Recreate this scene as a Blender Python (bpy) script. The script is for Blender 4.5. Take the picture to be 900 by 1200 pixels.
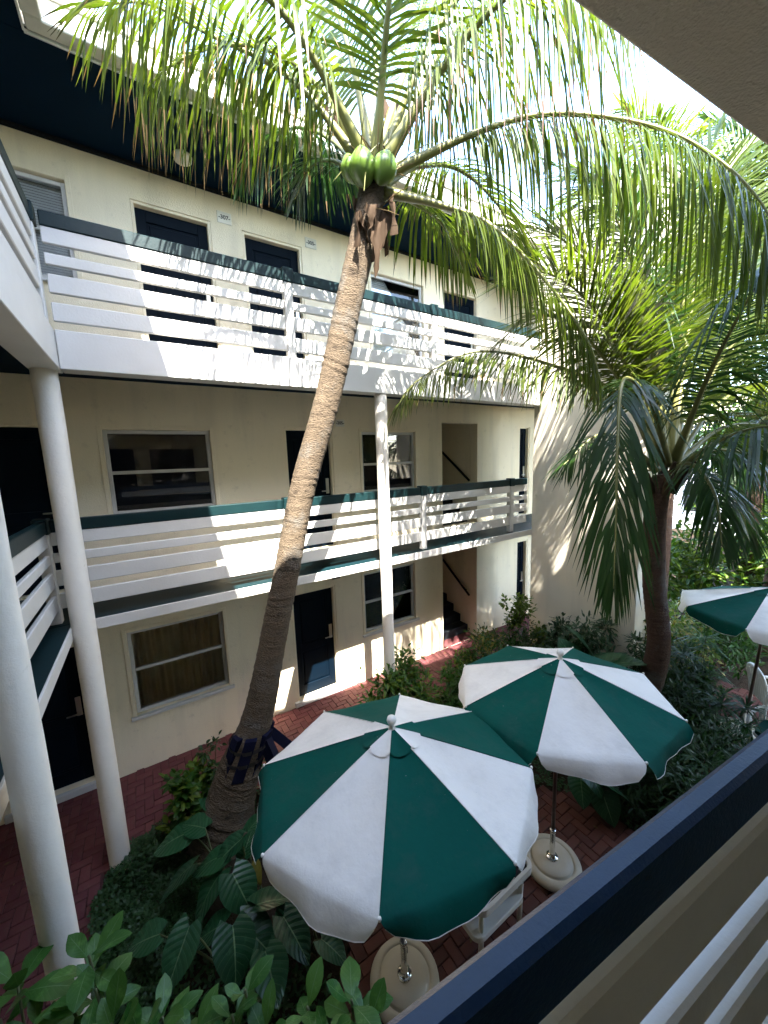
import bpy, math, random
from math import sin, cos, pi, radians, atan2, sqrt, hypot
from mathutils import Vector, Matrix, Quaternion
random.seed(7)
V = Vector
scene = bpy.context.scene
for o in list(bpy.data.objects): bpy.data.objects.remove(o)
COL = scene.collection

# ------------------------------------------------------------------ camera
FPX = 436.75                      # focal length in pixels of the 900 x 1200 photograph
CAM = V((0.537, -4.517, 4.337))
YAW, PITCH, ROLL = radians(32.478), radians(8.215), radians(-1.923)
_f = V((sin(YAW)*cos(PITCH), cos(YAW)*cos(PITCH), -sin(PITCH)))
_r0 = V((cos(YAW), -sin(YAW), 0)); _u0 = _r0.cross(_f)
_r = _r0*cos(ROLL) + _u0*sin(ROLL); _u = -_r0*sin(ROLL) + _u0*cos(ROLL)
cd = bpy.data.cameras.new('camera'); cam = bpy.data.objects.new('camera', cd); COL.objects.link(cam)
M = Matrix((( _r.x, _u.x, -_f.x, CAM.x), (_r.y, _u.y, -_f.y, CAM.y), (_r.z, _u.z, -_f.z, CAM.z), (0, 0, 0, 1)))
cam.matrix_world = M
cd.sensor_fit = 'VERTICAL'; cd.sensor_height = 36.0; cd.lens = FPX*36/1200
cd.clip_start = 0.03; cd.clip_end = 2000
scene.camera = cam
scene.render.resolution_x = 768; scene.render.resolution_y = 1024

def ray(px, py): return _f + _r*((px-450)/FPX) - _u*((py-600)/FPX)
def at(px, py, d): return CAM + ray(px, py)*d           # d metres along the view axis
def hit(px, py, ax, val):
    r = ray(px, py); return CAM + r*((val-CAM[ax])/r[ax])
def proj(P):
    d = V(P)-CAM; z = d.dot(_f)
    return 450+FPX*d.dot(_r)/max(z, 1e-3), 600-FPX*d.dot(_u)/max(z, 1e-3), z

# ------------------------------------------------------------------ light
SUN = V((0.20, 0.68, -1.0)).normalized()
sd = bpy.data.lights.new('sun', 'SUN'); sd.energy = 3.0; sd.angle = radians(0.53); sd.color = (1.0, 0.955, 0.88)
so = bpy.data.objects.new('sun', sd); COL.objects.link(so); so.location = (-3, -12, 20)
so.rotation_euler = SUN.to_track_quat('-Z', 'Y').to_euler()
wd = bpy.data.worlds.new('World'); scene.world = wd; wd.use_nodes = True
nt = wd.node_tree; bg = nt.nodes['Background']
sk = nt.nodes.new('ShaderNodeTexSky'); sk.sky_type = 'NISHITA'; sk.sun_disc = False
sk.sun_elevation = math.asin(-SUN.z); sk.sun_rotation = atan2(-SUN.x, -SUN.y)
sk.air_density = 1.0; sk.dust_density = 1.2; sk.ozone_density = 0.4
nt.links.new(sk.outputs[0], bg.inputs['Color']); bg.inputs['Strength'].default_value = 0.15
vs = scene.view_settings
vs.view_transform = 'Standard'; vs.look = 'None'; vs.gamma = 1.0; vs.use_curve_mapping = False
vs.exposure = 4.1
scene.render.engine = 'CYCLES'
scene.cycles.max_bounces = 10; scene.cycles.diffuse_bounces = 8; scene.cycles.transparent_max_bounces = 24

# ------------------------------------------------------------------ materials
def _new(name):
    m = bpy.data.materials.new(name); m.use_nodes = True
    n = m.node_tree.nodes; l = m.node_tree.links
    return m, n, l, n['Principled BSDF']
def mixc(n, l, fac, a, b):
    x = n.new('ShaderNodeMix'); x.data_type = 'RGBA'
    for s, val in ((0, fac), (6, a), (7, b)):
        if isinstance(val, bpy.types.NodeSocket): l.new(val, x.inputs[s])
        elif s == 0: x.inputs[0].default_value = val
        else: x.inputs[s].default_value = (*val, 1)
    return x.outputs[2]
def ramp(n, l, src, lo, hi):
    r = n.new('ShaderNodeMapRange'); l.new(src, r.inputs[0]); r.inputs[1].default_value = lo; r.inputs[2].default_value = hi
    return r.outputs[0]
def noise(n, l, scale, detail=4, coord='Object', vec=None, rough=.55):
    tc = n.new('ShaderNodeTexCoord'); t = n.new('ShaderNodeTexNoise')
    t.inputs['Scale'].default_value = scale; t.inputs['Detail'].default_value = detail; t.inputs['Roughness'].default_value = rough
    src = tc.outputs[coord]
    if vec:
        mp = n.new('ShaderNodeMapping'); mp.inputs['Scale'].default_value = vec; l.new(src, mp.inputs[0]); src = mp.outputs[0]
    l.new(src, t.inputs['Vector']); return t.outputs['Fac']
def bump(n, l, b, h, strength, dist):
    x = n.new('ShaderNodeBump'); x.inputs['Strength'].default_value = strength; x.inputs['Distance'].default_value = dist
    l.new(h, x.inputs['Height']); l.new(x.outputs[0], b.inputs['Normal'])
def island(n):
    return n.new('ShaderNodeNewGeometry').outputs['Random Per Island']

def paint(name, c, c2=None, rough=.6, big=1.3, fine=60, bs=.25, bd=.004, spec=.4, streak=0, dirt=None, dl=.58, dh=.72):
    m, n, l, b = _new(name)
    c2 = c2 or tuple(x*.86 for x in c)
    col = mixc(n, l, ramp(n, l, noise(n, l, big, 5), .35, .7), c, c2)
    if streak:
        col = mixc(n, l, ramp(n, l, noise(n, l, streak, 4, vec=(3.1, 3.1, .35)), .5, .85), col, tuple(x*.78 for x in c))
    if dirt:
        col = mixc(n, l, ramp(n, l, noise(n, l, 7, 8, rough=.75), dl, dh), col, dirt)
    l.new(col, b.inputs['Base Color']); b.inputs['Roughness'].default_value = rough
    b.inputs['Specular IOR Level'].default_value = spec
    bump(n, l, b, noise(n, l, fine, 5), bs, bd)
    return m
M_stucco = paint('cream_stucco', (.84, .735, .535), (.78, .675, .485), .85, .9, 90, .7, .006, .2, 1.1, (.50, .42, .30), .58, .88)
M_white = paint('white_paint', (.58, .565, .535), (.52, .505, .475), .5, 2.0, 45, .35, .004, .4, 0, (.42, .39, .33), .63, .78)
M_beam = paint('cream_beam_paint', (.60, .53, .42), (.53, .46, .37), .8, 1.2, 110, 1.0, .008, .2, 0, (.42, .38, .31), .62, .85)
M_column = paint('white_column_paint', (.76, .71, .63), (.69, .64, .56), .55, 2.2, 22, .45, .008, .35, 0, (.46, .42, .35), .62, .8)
M_cap = paint('dark_green_paint', (.003, .017, .018), (.002, .012, .014), .45, 3, 60, .35, .003, .25, 0, (.05, .07, .06), .66, .78)
M_capnear = paint('navy_rail_paint', (.012, .036, .085), (.008, .026, .062), .36, 8, 160, .45, .002, .35, 0, (.003, .006, .012), .63, .67)
M_door = paint('dark_green_door_paint', (.0006, .0045, .010), (.0005, .0035, .008), .55, 2, 50, .1, .002, .08)
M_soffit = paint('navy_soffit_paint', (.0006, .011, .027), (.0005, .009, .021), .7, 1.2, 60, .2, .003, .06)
M_deck = paint('green_deck_paint', (.002, .014, .018), (.003, .017, .02), .55, 2, 80, .4, .003, .2)
M_gutter = paint('cream_gutter_paint', (.66, .62, .53), (.56, .52, .44), .5, 3, 40, .2, .003, .4, 2)
M_farwall = paint('far_white_render', (.74, .72, .68), None, .8, .5, 40, .3, .005, .2)
M_endwall = paint('white_stucco', (.80, .73, .59), (.74, .67, .53), .85, .7, 90, .6, .005, .2, .9, (.55, .48, .38), .62, .9)
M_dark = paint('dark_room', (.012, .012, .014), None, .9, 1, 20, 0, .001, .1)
M_soil = paint('dark_soil', (.022, .015, .010), (.04, .028, .018), .95, 5, 60, 1, .02, .1)
M_mortar = paint('mortar', (.075, .032, .03), (.055, .024, .024), .95, 8, 120, .6, .004, .1)
M_resin = paint('cream_resin', (.56, .50, .39), (.48, .43, .33), .45, 4, 60, .1, .002, .45, 0, (.38, .33, .24), .62, .8)
M_whiteresin = paint('white_resin', (.74, .72, .66), (.66, .63, .56), .4, 5, 60, .1, .002, .45, 0, (.42, .36, .24), .62, .78)
M_darktop = paint('smoked_top', (.022, .018, .024), None, .25, 3, 60, .05, .001, .5)
M_brace = paint('navy_brace_timber', (.004, .005, .018), (.006, .007, .022), .7, 5, 60, .4, .003, .1)
M_blackmetal = paint('black_metal', (.02, .016, .014), None, .45, 5, 60, .1, .001, .5)
M_cushion = paint('green_cushion', (.004, .07, .055), None, .8, 5, 200, .2, .002, .2)
M_lampglass = paint('frosted_lamp', (.8, .74, .62), None, .3, 3, 40, 0, .001, .5)
M_plate = paint('cream_plate', (.74, .7, .6), None, .5, 5, 60, .05, .001, .4)
M_orange = paint('terracotta', (.5, .2, .07), None, .6, 5, 60, .1, .001, .3)
M_stairs = paint('dark_stair_paint', (.016, .02, .024), None, .6, 3, 60, .3, .003, .3)

def wood_pole(name, c, c2, rough):
    m, n, l, b = _new(name)
    col = mixc(n, l, ramp(n, l, noise(n, l, 18, 6, vec=(4, 4, .4)), .3, .7), c, c2)
    l.new(col, b.inputs['Base Color']); b.inputs['Roughness'].default_value = rough
    return m
M_pole = wood_pole('bronze_pole', (.09, .045, .03), (.05, .024, .016), .3)
m, n, l, b = _new('chrome'); b.inputs['Metallic'].default_value = 1; b.inputs['Base Color'].default_value = (.8, .78, .75, 1)
b.inputs['Roughness'].default_value = .14; M_chrome = m
m, n, l, b = _new('satin_nickel'); b.inputs['Metallic'].default_value = 1; b.inputs['Base Color'].default_value = (.6, .57, .5, 1)
b.inputs['Roughness'].default_value = .3; M_nickel = m

def brick_mat(name, c1, c2, c3):
    m, n, l, b = _new(name)
    oi = n.new('ShaderNodeObjectInfo').outputs['Random']
    ad = n.new('ShaderNodeMath'); ad.operation = 'ADD'; l.new(oi, ad.inputs[0]); l.new(island(n), ad.inputs[1])
    fr = n.new('ShaderNodeMath'); fr.operation = 'FRACT'; l.new(ad.outputs[0], fr.inputs[0])
    col = mixc(n, l, fr.outputs[0], c1, c2)
    col = mixc(n, l, ramp(n, l, noise(n, l, 3.5, 6, rough=.7), .5, .75), col, c3)
    l.new(col, b.inputs['Base Color']); b.inputs['Roughness'].default_value = .75; b.inputs['Specular IOR Level'].default_value = .3
    bump(n, l, b, noise(n, l, 90, 5), .5, .004)
    return m
M_brickA = brick_mat('burgundy_brick', (.125, .038, .038), (.09, .024, .028), (.12, .055, .046))
M_brickB = brick_mat('red_brown_brick', (.12, .042, .03), (.07, .024, .018), (.09, .048, .035))

def glass():
    m, n, l, b = _new('window_glass')
    out = n['Material Output']; n.remove(b)
    tr = n.new('ShaderNodeBsdfTransparent'); gl = n.new('ShaderNodeBsdfGlossy'); gl.inputs['Roughness'].default_value = .012
    tr.inputs['Color'].default_value = (.93, .94, .95, 1)
    fr = n.new('ShaderNodeFresnel'); fr.inputs['IOR'].default_value = 1.55
    mr = n.new('ShaderNodeMapRange'); l.new(fr.outputs[0], mr.inputs[0]); mr.inputs[1].default_value = 0; mr.inputs[2].default_value = 1
    mr.inputs[3].default_value = .005; mr.inputs[4].default_value = 1
    mx = n.new('ShaderNodeMixShader'); l.new(mr.outputs[0], mx.inputs[0]); l.new(tr.outputs[0], mx.inputs[1]); l.new(gl.outputs[0], mx.inputs[2])
    l.new(mx.outputs[0], out.inputs[0]); return m
M_glass = glass()
M_blind = paint('dark_blind', (.004, .007, .018), None, .5, 4, 50, 0, .001, .3)  # navy tint stands in for the blue reflected by the panes
M_blindw = paint('white_blind', (.74, .72, .66), None, .5, 4, 50, 0, .001, .3)
M_curtain = paint('olive_curtain', (.78, .65, .40), (.62, .50, .30), .9, 3, 60, .2, .002, .1)

def leafmat(name, c1, c2, trans=.3, rough=.45, spec=.4, vb=.5, vein=False):
    m, n, l, b = _new(name); out = n['Material Output']
    rsrc = n.new('ShaderNodeObjectInfo').outputs['Random'] if vein else island(n)
    col = mixc(n, l, rsrc, c1, c2)
    if vein:
        col = mixc(n, l, ramp(n, l, noise(n, l, 3.0, 5, rough=.7), .55, .8), col, tuple(x*1.5+.012 for x in c2))
        tc = n.new('ShaderNodeTexCoord'); sp = n.new('ShaderNodeSeparateXYZ'); l.new(tc.outputs['UV'], sp.inputs[0])
        def math(op, a, b_=None):
            x = n.new('ShaderNodeMath'); x.operation = op
            for k, v_ in enumerate((a, b_)):
                if v_ is None: continue
                if isinstance(v_, (int, float)): x.inputs[k].default_value = v_
                else: l.new(v_, x.inputs[k])
            return x.outputs[0]
        av = math('ABSOLUTE', math('SUBTRACT', sp.outputs[1], .5))
        mid = math('LESS_THAN', av, .018)
        w = math('FRACT', math('MULTIPLY', math('SUBTRACT', sp.outputs[0], math('MULTIPLY', av, .55)), 8.0))
        side = math('LESS_THAN', math('ABSOLUTE', math('SUBTRACT', w, .5)), .045)
        veinf = math('MAXIMUM', mid, math('MULTIPLY', side, .28))
        col = mixc(n, l, veinf, col, vein)
        bump(n, l, b, math('MULTIPLY', math('ABSOLUTE', math('SUBTRACT', w, .5)), -1.0), vb, .012)
    else:
        col = mixc(n, l, ramp(n, l, noise(n, l, 2.2, 3), .3, .75), col, tuple(x*.62 for x in c1))
    l.new(col, b.inputs['Base Color']); b.inputs['Roughness'].default_value = rough; b.inputs['Specular IOR Level'].default_value = spec
    if trans:
        t = n.new('ShaderNodeBsdfTranslucent')
        hs = n.new('ShaderNodeHueSaturation'); hs.inputs['Value'].default_value = 1.5; hs.inputs['Saturation'].default_value = 1.1
        l.new(col, hs.inputs['Color']); l.new(hs.outputs[0], t.inputs['Color'])
        mx = n.new('ShaderNodeMixShader'); mx.inputs[0].default_value = trans
        l.new(b.outputs[0], mx.inputs[1]); l.new(t.outputs[0], mx.inputs[2]); l.new(mx.outputs[0], out.inputs[0])
    return m
M_palm = leafmat('palm_leaflet', (.055, .09, .010), (.10, .115, .022), .42, .42, .28)
M_palmshade = leafmat('palm_leaflet_shaded', (.016, .045, .009), (.034, .066, .014), .26, .36, .38)  # darker leaflet copy: puts shade into the colour of some fronds
M_palmdry = leafmat('palm_leaflet_dry', (.12, .08, .032), (.17, .12, .05), .25, .6, .2)
M_palmred = leafmat('palm_leaflet_redtip', (.085, .032, .018), (.12, .06, .028), .25, .6, .2)
M_rachis = leafmat('palm_rachis', (.14, .145, .04), (.16, .15, .045), 0, .4, .4)
M_elephant = leafmat('elephant_ear_leaf', (.005, .038, .014), (.016, .072, .026), .12, .34, .4, vein=(.09, .16, .08))
M_sprig = leafmat('sprig_leaf', (.022, .085, .012), (.062, .14, .024), .2, .4, .3, vb=.08, vein=(.09, .165, .06))
M_shrub = leafmat('shrub_leaf', (.022, .07, .008), (.046, .105, .014), .28, .45, .28)
M_shrubl = leafmat('bright_shrub_leaf', (.07, .125, .012), (.115, .165, .024), .35, .45, .28)
M_shrubd = leafmat('dark_shrub_leaf', (.011, .04, .009), (.026, .06, .015), .2, .45, .28)
M_fern = leafmat('grey_green_leaf', (.026, .062, .02), (.052, .092, .034), .2, .45, .35)
M_yellow = leafmat('yellow_leaf', (.19, .17, .03), (.25, .22, .06), .3, .45, .3)
M_ground = leafmat('groundcover_leaf', (.015, .05, .012), (.032, .075, .02), .15, .5, .3)
M_stem = leafmat('green_stem', (.08, .10, .035), (.10, .11, .045), 0, .5, .3)
M_twig = leafmat('brown_twig', (.09, .06, .035), (.12, .08, .05), 0, .8, .2)
M_coconut = leafmat('coconut_green', (.09, .16, .02), (.105, .175, .026), 0, .3, .5)
M_fibre = leafmat('palm_fibre', (.045, .029, .018), (.07, .046, .028), .1, .85, .1)

def trunk_mat(name, c1, c2, c3):
    m, n, l, b = _new(name)
    f1 = noise(n, l, 3.5, 7, vec=(1, 1, 12), rough=.72); f2 = noise(n, l, 40, 6, vec=(1, 1, 3))
    col = mixc(n, l, ramp(n, l, f1, .35, .68), c1, c2); col = mixc(n, l, ramp(n, l, f2, .5, .75), col, c3)
    col = mixc(n, l, ramp(n, l, noise(n, l, 2.6, 6, rough=.7), .52, .72), col, (.115, .108, .095)); col = mixc(n, l, ramp(n, l, noise(n, l, 5.5, 5, vec=(1, 1, 2.2)), .6, .72), col, tuple(x*.45 for x in c2))
    l.new(col, b.inputs['Base Color']); b.inputs['Roughness'].default_value = .9; b.inputs['Specular IOR Level'].default_value = .15
    bump(n, l, b, f2, 1.0, .03); return m
M_trunk = trunk_mat('palm_bark', (.135, .102, .068), (.078, .058, .04), (.026, .019, .014))
M_trunkr = trunk_mat('palm_bark_reddish', (.105, .064, .044), (.066, .038, .026), (.06, .035, .026))

def fabric(name, c, c2):
    m, n, l, b = _new(name); out = n['Material Output']
    col = mixc(n, l, ramp(n, l, noise(n, l, 2.5, 5), .35, .7), c, c2)
    col = mixc(n, l, ramp(n, l, noise(n, l, 34, 3), .73, .77), col, tuple(x*.55+.12 for x in c))
    col = mixc(n, l, ramp(n, l, noise(n, l, 5, 7, rough=.7), .5, .8), col, tuple(x*.8+.015 for x in c))
    l.new(col, b.inputs['Base Color']); b.inputs['Roughness'].default_value = .85; b.inputs['Specular IOR Level'].default_value = .15
    bump(n, l, b, noise(n, l, 9, 4), .35, .02)
    t = n.new('ShaderNodeBsdfTranslucent'); l.new(col, t.inputs['Color'])
    mx = n.new('ShaderNodeMixShader'); mx.inputs[0].default_value = .12
    l.new(b.outputs[0], mx.inputs[1]); l.new(t.outputs[0], mx.inputs[2]); l.new(mx.outputs[0], out.inputs[0]); return m
M_fabw = fabric('white_canvas', (.74, .705, .65), (.68, .645, .59))
M_fabg = fabric('green_canvas', (.0004, .068, .05), (.0004, .058, .043))

# ------------------------------------------------------------------ mesh helpers
class MB:
    def __init__(s): s.v = []; s.f = []; s.uv = []; s.mi = []
    def add(s, vs, fs, mi=0, uvs=None):
        o = len(s.v); s.v += [tuple(x) for x in vs]; s.f += [tuple(i+o for i in f) for f in fs]; s.mi += [mi]*len(fs)
        s.uv += uvs if uvs else [(0, 0)]*len(vs)
    def box(s, x0, x1, y0, y1, z0, z1, ch=0):
        if ch <= 0:
            vs = [(x, y, z) for x in (x0, x1) for y in (y0, y1) for z in (z0, z1)]
            s.add(vs, [(0, 1, 3, 2), (4, 6, 7, 5), (0, 4, 5, 1), (2, 3, 7, 6), (0, 2, 6, 4), (1, 5, 7, 3)]); return
        vs = []
        for (X, Y, Z, dx, dy, dz) in [(x, y, z, (1 if i == 0 else -1), (1 if j == 0 else -1), (1 if k == 0 else -1))
                                      for i, x in enumerate((x0, x1)) for j, y in enumerate((y0, y1)) for k, z in enumerate((z0, z1))]:
            vs += [(X, Y+dy*ch, Z+dz*ch), (X+dx*ch, Y, Z+dz*ch), (X+dx*ch, Y+dy*ch, Z)]
        I = lambda i, j, k, a: ((i*2+j)*2+k)*3+a
        fs = [(I(0,0,0,0), I(0,0,1,0), I(0,1,1,0), I(0,1,0,0)), (I(1,0,0,0), I(1,1,0,0), I(1,1,1,0), I(1,0,1,0)),
              (I(0,0,0,1), I(1,0,0,1), I(1,0,1,1), I(0,0,1,1)), (I(0,1,0,1), I(0,1,1,1), I(1,1,1,1), I(1,1,0,1)),
              (I(0,0,0,2), I(0,1,0,2), I(1,1,0,2), I(1,0,0,2)), (I(0,0,1,2), I(1,0,1,2), I(1,1,1,2), I(0,1,1,2))]
        for i in (0, 1):
            for j in (0, 1): fs.append((I(i,j,0,0), I(i,j,1,0), I(i,j,1,1), I(i,j,0,1)))
            for k in (0, 1): fs.append((I(i,0,k,0), I(i,1,k,0), I(i,1,k,2), I(i,0,k,2)))
        for j in (0, 1):
            for k in (0, 1): fs.append((I(0,j,k,1), I(1,j,k,1), I(1,j,k,2), I(0,j,k,2)))
        for i in (0, 1):
            for j in (0, 1):
                for k in (0, 1): fs.append((I(i,j,k,0), I(i,j,k,1), I(i,j,k,2)))
        s.add(vs, fs)
    def tube(s, pts, rad, n=10, cap=True, mi=0):
        pts = [V(p) for p in pts]; N = len(pts)
        if not hasattr(rad, '__len__'): rad = [rad]*N
        vs = []; T0 = (pts[1]-pts[0]).normalized()
        a = T0.orthogonal().normalized()
        for i, p in enumerate(pts):
            T = (pts[min(i+1, N-1)]-pts[max(i-1, 0)]).normalized()
            a = (a - T*a.dot(T)).normalized(); bb = T.cross(a)
            for k in range(n):
                t = 2*pi*k/n; vs.append(p+(a*cos(t)+bb*sin(t))*rad[i])
        fs = [(i*n+k, i*n+(k+1) % n, (i+1)*n+(k+1) % n, (i+1)*n+k) for i in range(N-1) for k in range(n)]
        if cap: fs += [tuple(range(n))[::-1], tuple((N-1)*n+k for k in range(n))]
        s.add(vs, fs, mi)
    def lathe(s, prof, c=(0, 0, 0), n=24, mi=0):
        vs = []
        for r, z in prof:
            for k in range(n): t = 2*pi*k/n; vs.append((c[0]+r*cos(t), c[1]+r*sin(t), c[2]+z))
        N = len(prof)
        fs = [(i*n+k, i*n+(k+1) % n, (i+1)*n+(k+1) % n, (i+1)*n+k) for i in range(N-1) for k in range(n)]
        fs += [tuple(range(n))[::-1], tuple((N-1)*n+k for k in range(n))]
        s.add(vs, fs, mi)
    def mesh(s, name, mats, smooth=False):
        me = bpy.data.meshes.new(name); me.from_pydata(s.v, [], s.f)
        for m_ in (mats if isinstance(mats, (list, tuple)) else [mats]): me.materials.append(m_)
        if any(s.mi): me.polygons.foreach_set('material_index', s.mi)
        if any(u != (0, 0) for u in s.uv):
            ul = me.uv_layers.new(name='UVMap')
            for lp in me.loops: ul.data[lp.index].uv = s.uv[lp.vertex_index]
        if smooth: me.polygons.foreach_set('use_smooth', [True]*len(me.polygons))
        me.validate(); me.update(); return me
    def build(s, name, mats, parent=None, smooth=False, **kw):
        return link(name, s.mesh(name, mats, smooth), parent, **kw)
def link(name, data, parent=None, loc=None, rot=None, label=None, cat=None, group=None, kind=None, scale=None):
    o = bpy.data.objects.new(name, data); COL.objects.link(o)
    if parent: o.parent = parent
    if loc is not None: o.location = loc
    if rot is not None: o.rotation_euler = rot
    if scale is not None: o.scale = scale
    if label: o['label'] = label
    if cat: o['category'] = cat
    if group: o['group'] = group
    if kind: o['kind'] = kind
    return o
def empty(name, loc, label, cat, rot=(0, 0, 0), group=None):
    o = link(name, None, None, loc, rot, label, cat, group); o.empty_display_size = .2; return o
def bx(name, mat, parent, x0, x1, y0, y1, z0, z1, ch=.006, **kw):
    b = MB(); b.box(x0, x1, y0, y1, z0, z1, ch); return b.build(name, mat, parent, **kw)

def wall_mesh(x0, x1, z0, z1, y, th, ops):
    """wall along x; outer face at y (facing -y), thickness th towards +y; ops = openings (xa, xb, za, zb)"""
    xs = sorted({x0, x1, *[a for o in ops for a in o[:2]]}); zs = sorted({z0, z1, *[a for o in ops for a in o[2:]]})
    xs = [x for x in xs if x0 <= x <= x1]; zs = [z for z in zs if z0 <= z <= z1]
    b = MB()
    def solid(i, k):
        if i < 0 or k < 0 or i >= len(xs)-1 or k >= len(zs)-1: return False
        cx = (xs[i]+xs[i+1])/2; cz = (zs[k]+zs[k+1])/2
        return not any(o[0] < cx < o[1] and o[2] < cz < o[3] for o in ops)
    Y0, Y1 = y, y+th
    for i in range(len(xs)-1):
        for k in range(len(zs)-1):
            if not solid(i, k): continue
            a, c, d, e = xs[i], xs[i+1], zs[k], zs[k+1]
            b.add([(a, Y0, d), (c, Y0, d), (c, Y0, e), (a, Y0, e)], [(0, 1, 2, 3)])
            b.add([(a, Y1, d), (c, Y1, d), (c, Y1, e), (a, Y1, e)], [(3, 2, 1, 0)])
            if not solid(i-1, k): b.add([(a, Y0, d), (a, Y1, d), (a, Y1, e), (a, Y0, e)], [(3, 2, 1, 0)])
            if not solid(i+1, k): b.add([(c, Y0, d), (c, Y1, d), (c, Y1, e), (c, Y0, e)], [(0, 1, 2, 3)])
            if not solid(i, k-1): b.add([(a, Y0, d), (c, Y0, d), (c, Y1, d), (a, Y1, d)], [(3, 2, 1, 0)])
            if not solid(i, k+1): b.add([(a, Y0, e), (c, Y0, e), (c, Y1, e), (a, Y1, e)], [(0, 1, 2, 3)])
    return b

# ------------------------------------------------------------------ ground
gb = MB(); gb.add([(-60, -60, -.06), (90, -60, -.06), (90, 60, -.06), (-60, 60, -.06)], [(0, 1, 2, 3)])
gb.build('ground', M_soil, kind='structure', label='dark planting soil between the brick paths', cat='ground')

def inside(p, poly):
    c = False; j = len(poly)-1
    for i in range(len(poly)):
        a, b_ = poly[i], poly[j]
        if (a[1] > p[1]) != (b_[1] > p[1]) and p[0] < (b_[0]-a[0])*(p[1]-a[1])/(b_[1]-a[1])+a[0]: c = not c
        j = i
    return c
walk_poly = [(-1.5, -4.2), (-.28, -4.2), (-.28, .18), (8.9, .18), (8.9, 1.52), (-1.5, 1.52)]
stair_nook = []
patio_poly = [(1.45, -4.6), (1.45, -2.1), (2.1, -1.65), (4.15, -1.6), (4.7, -2.15), (4.8, -2.75), (5.0, -4.5), (7.3, -4.7), (7.35, -2.95), (7.8, -2.6), (9.2, -2.4), (9.6, -5.6)]
def paving(name, poly, mat, windows, label, nmax):
    b = MB(); b.add([(x, y, -.014) for x, y in poly], [tuple(range(len(poly)))])
    root = b.build(name, M_mortar, kind='structure', label=label, cat='paving')
    L, W, H, g = .2, .1, .05, .0035
    bm_ = MB(); bm_.box(-L/2+g, L/2-g, -W/2+g, W/2-g, -H, 0, .006)
    me = bm_.mesh('brick', mat)
    xs = [p[0] for p in poly]; ys = [p[1] for p in poly]
    items = []
    # herringbone: unit cell of 2x1 bricks stepping diagonally
    nx = int((max(xs)-min(xs))/W)+6; ny = int((max(ys)-min(ys))/W)+6
    x00, y00 = min(xs)-.2, min(ys)-.2
    for j in range(ny):
        for i in range(nx):
            k = (i-j) % 4
            if k == 0: c = (x00+(i+1)*W, y00+(j+.5)*W, 0)
            elif k == 3: c = (x00+(i+.5)*W, y00+(j+1)*W, pi/2)     # upright brick of the pair
            else: continue
            items.append(c)
    items = [c for c in items if inside(c[:2], poly)]
    def score(c):
        x, y, z = proj((c[0], c[1], 0))
        if z < .2: return -1
        for (a, b0, c0, d) in windows:
            if a < x < c0 and b0 < y < d: return 1/z
        return -1
    sc = sorted(((score(c), c) for c in items), reverse=True)
    rest = MB()
    for q, (s_, c) in enumerate(sc):
        dz = random.uniform(-.003, .002); rz = c[2]+random.uniform(-.015, .015)
        if s_ > 0 and q < nmax:
            link('brick', me, root, (c[0], c[1], dz), (random.uniform(-.01, .01), random.uniform(-.01, .01), rz))
        else:
            o_ = MB(); o_.box(-L/2+g, L/2-g, -W/2+g, W/2-g, -H, 0, 0)
            rest.add([(c[0]+v_[0]*cos(rz)-v_[1]*sin(rz), c[1]+v_[0]*sin(rz)+v_[1]*cos(rz), v_[2]+dz) for v_ in o_.v], o_.f)
    rest.build('brick_field', mat, root, kind='stuff')
    return root
paving('walkway_paving', walk_poly, M_brickA, [(0, 880, 235, 1200), (325, 760, 525, 870), (540, 730, 590, 775)], 'burgundy brick walkway along the foot of the white hotel walls', 300)
paving('patio_paving', patio_poly, M_brickB, [(420, 880, 770, 1130)], 'brown red herringbone brick patio under the striped umbrellas', 300)

# ------------------------------------------------------------------ building: main wing
D = 1.516; F2, F3 = 2.78, 5.50; SOF = 8.08
wing = empty('hotel_wing', (0, D, 0), 'three storey cream hotel wing with dark doors and open balcony walkways', 'building')
def P(o):
    o.parent = wing; o.matrix_parent_inverse = Matrix.Translation((0, -D, 0)); return o
ops = [
    # ground floor
    (.10, 1.34, .83, 2.07), (2.43, 3.26, .10, 2.08), (3.86, 5.09, .95, 2.16), (5.86, 6.92, -.01, 2.42), (-1.30, -.42, .10, 2.08), (8.37, 8.80, .02, 2.12),
    # first floor up
    (.14, 1.41, 3.70, 4.82), (2.51, 3.36, F2+.02, 4.88), (3.94, 5.17, 3.70, 4.83), (5.88, 6.93, F2+.01, 5.03), (-1.20, -.32, F2+.02, 4.88), (8.39, 8.79, F2+.02, 4.99),
    # top
    (-.95, .12, 6.55, 7.66), (.75, 1.68, F3+.02, 7.67), (2.10, 3.00, F3+.02, 7.67), (4.26, 5.44, 6.22, 7.59), (5.95, 6.95, F3+.02, 7.67)]
wm = wall_mesh(-1.7, 9.6, -.1, SOF+.1, D, .2, ops).build('wall', M_stucco); P(wm)

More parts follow.
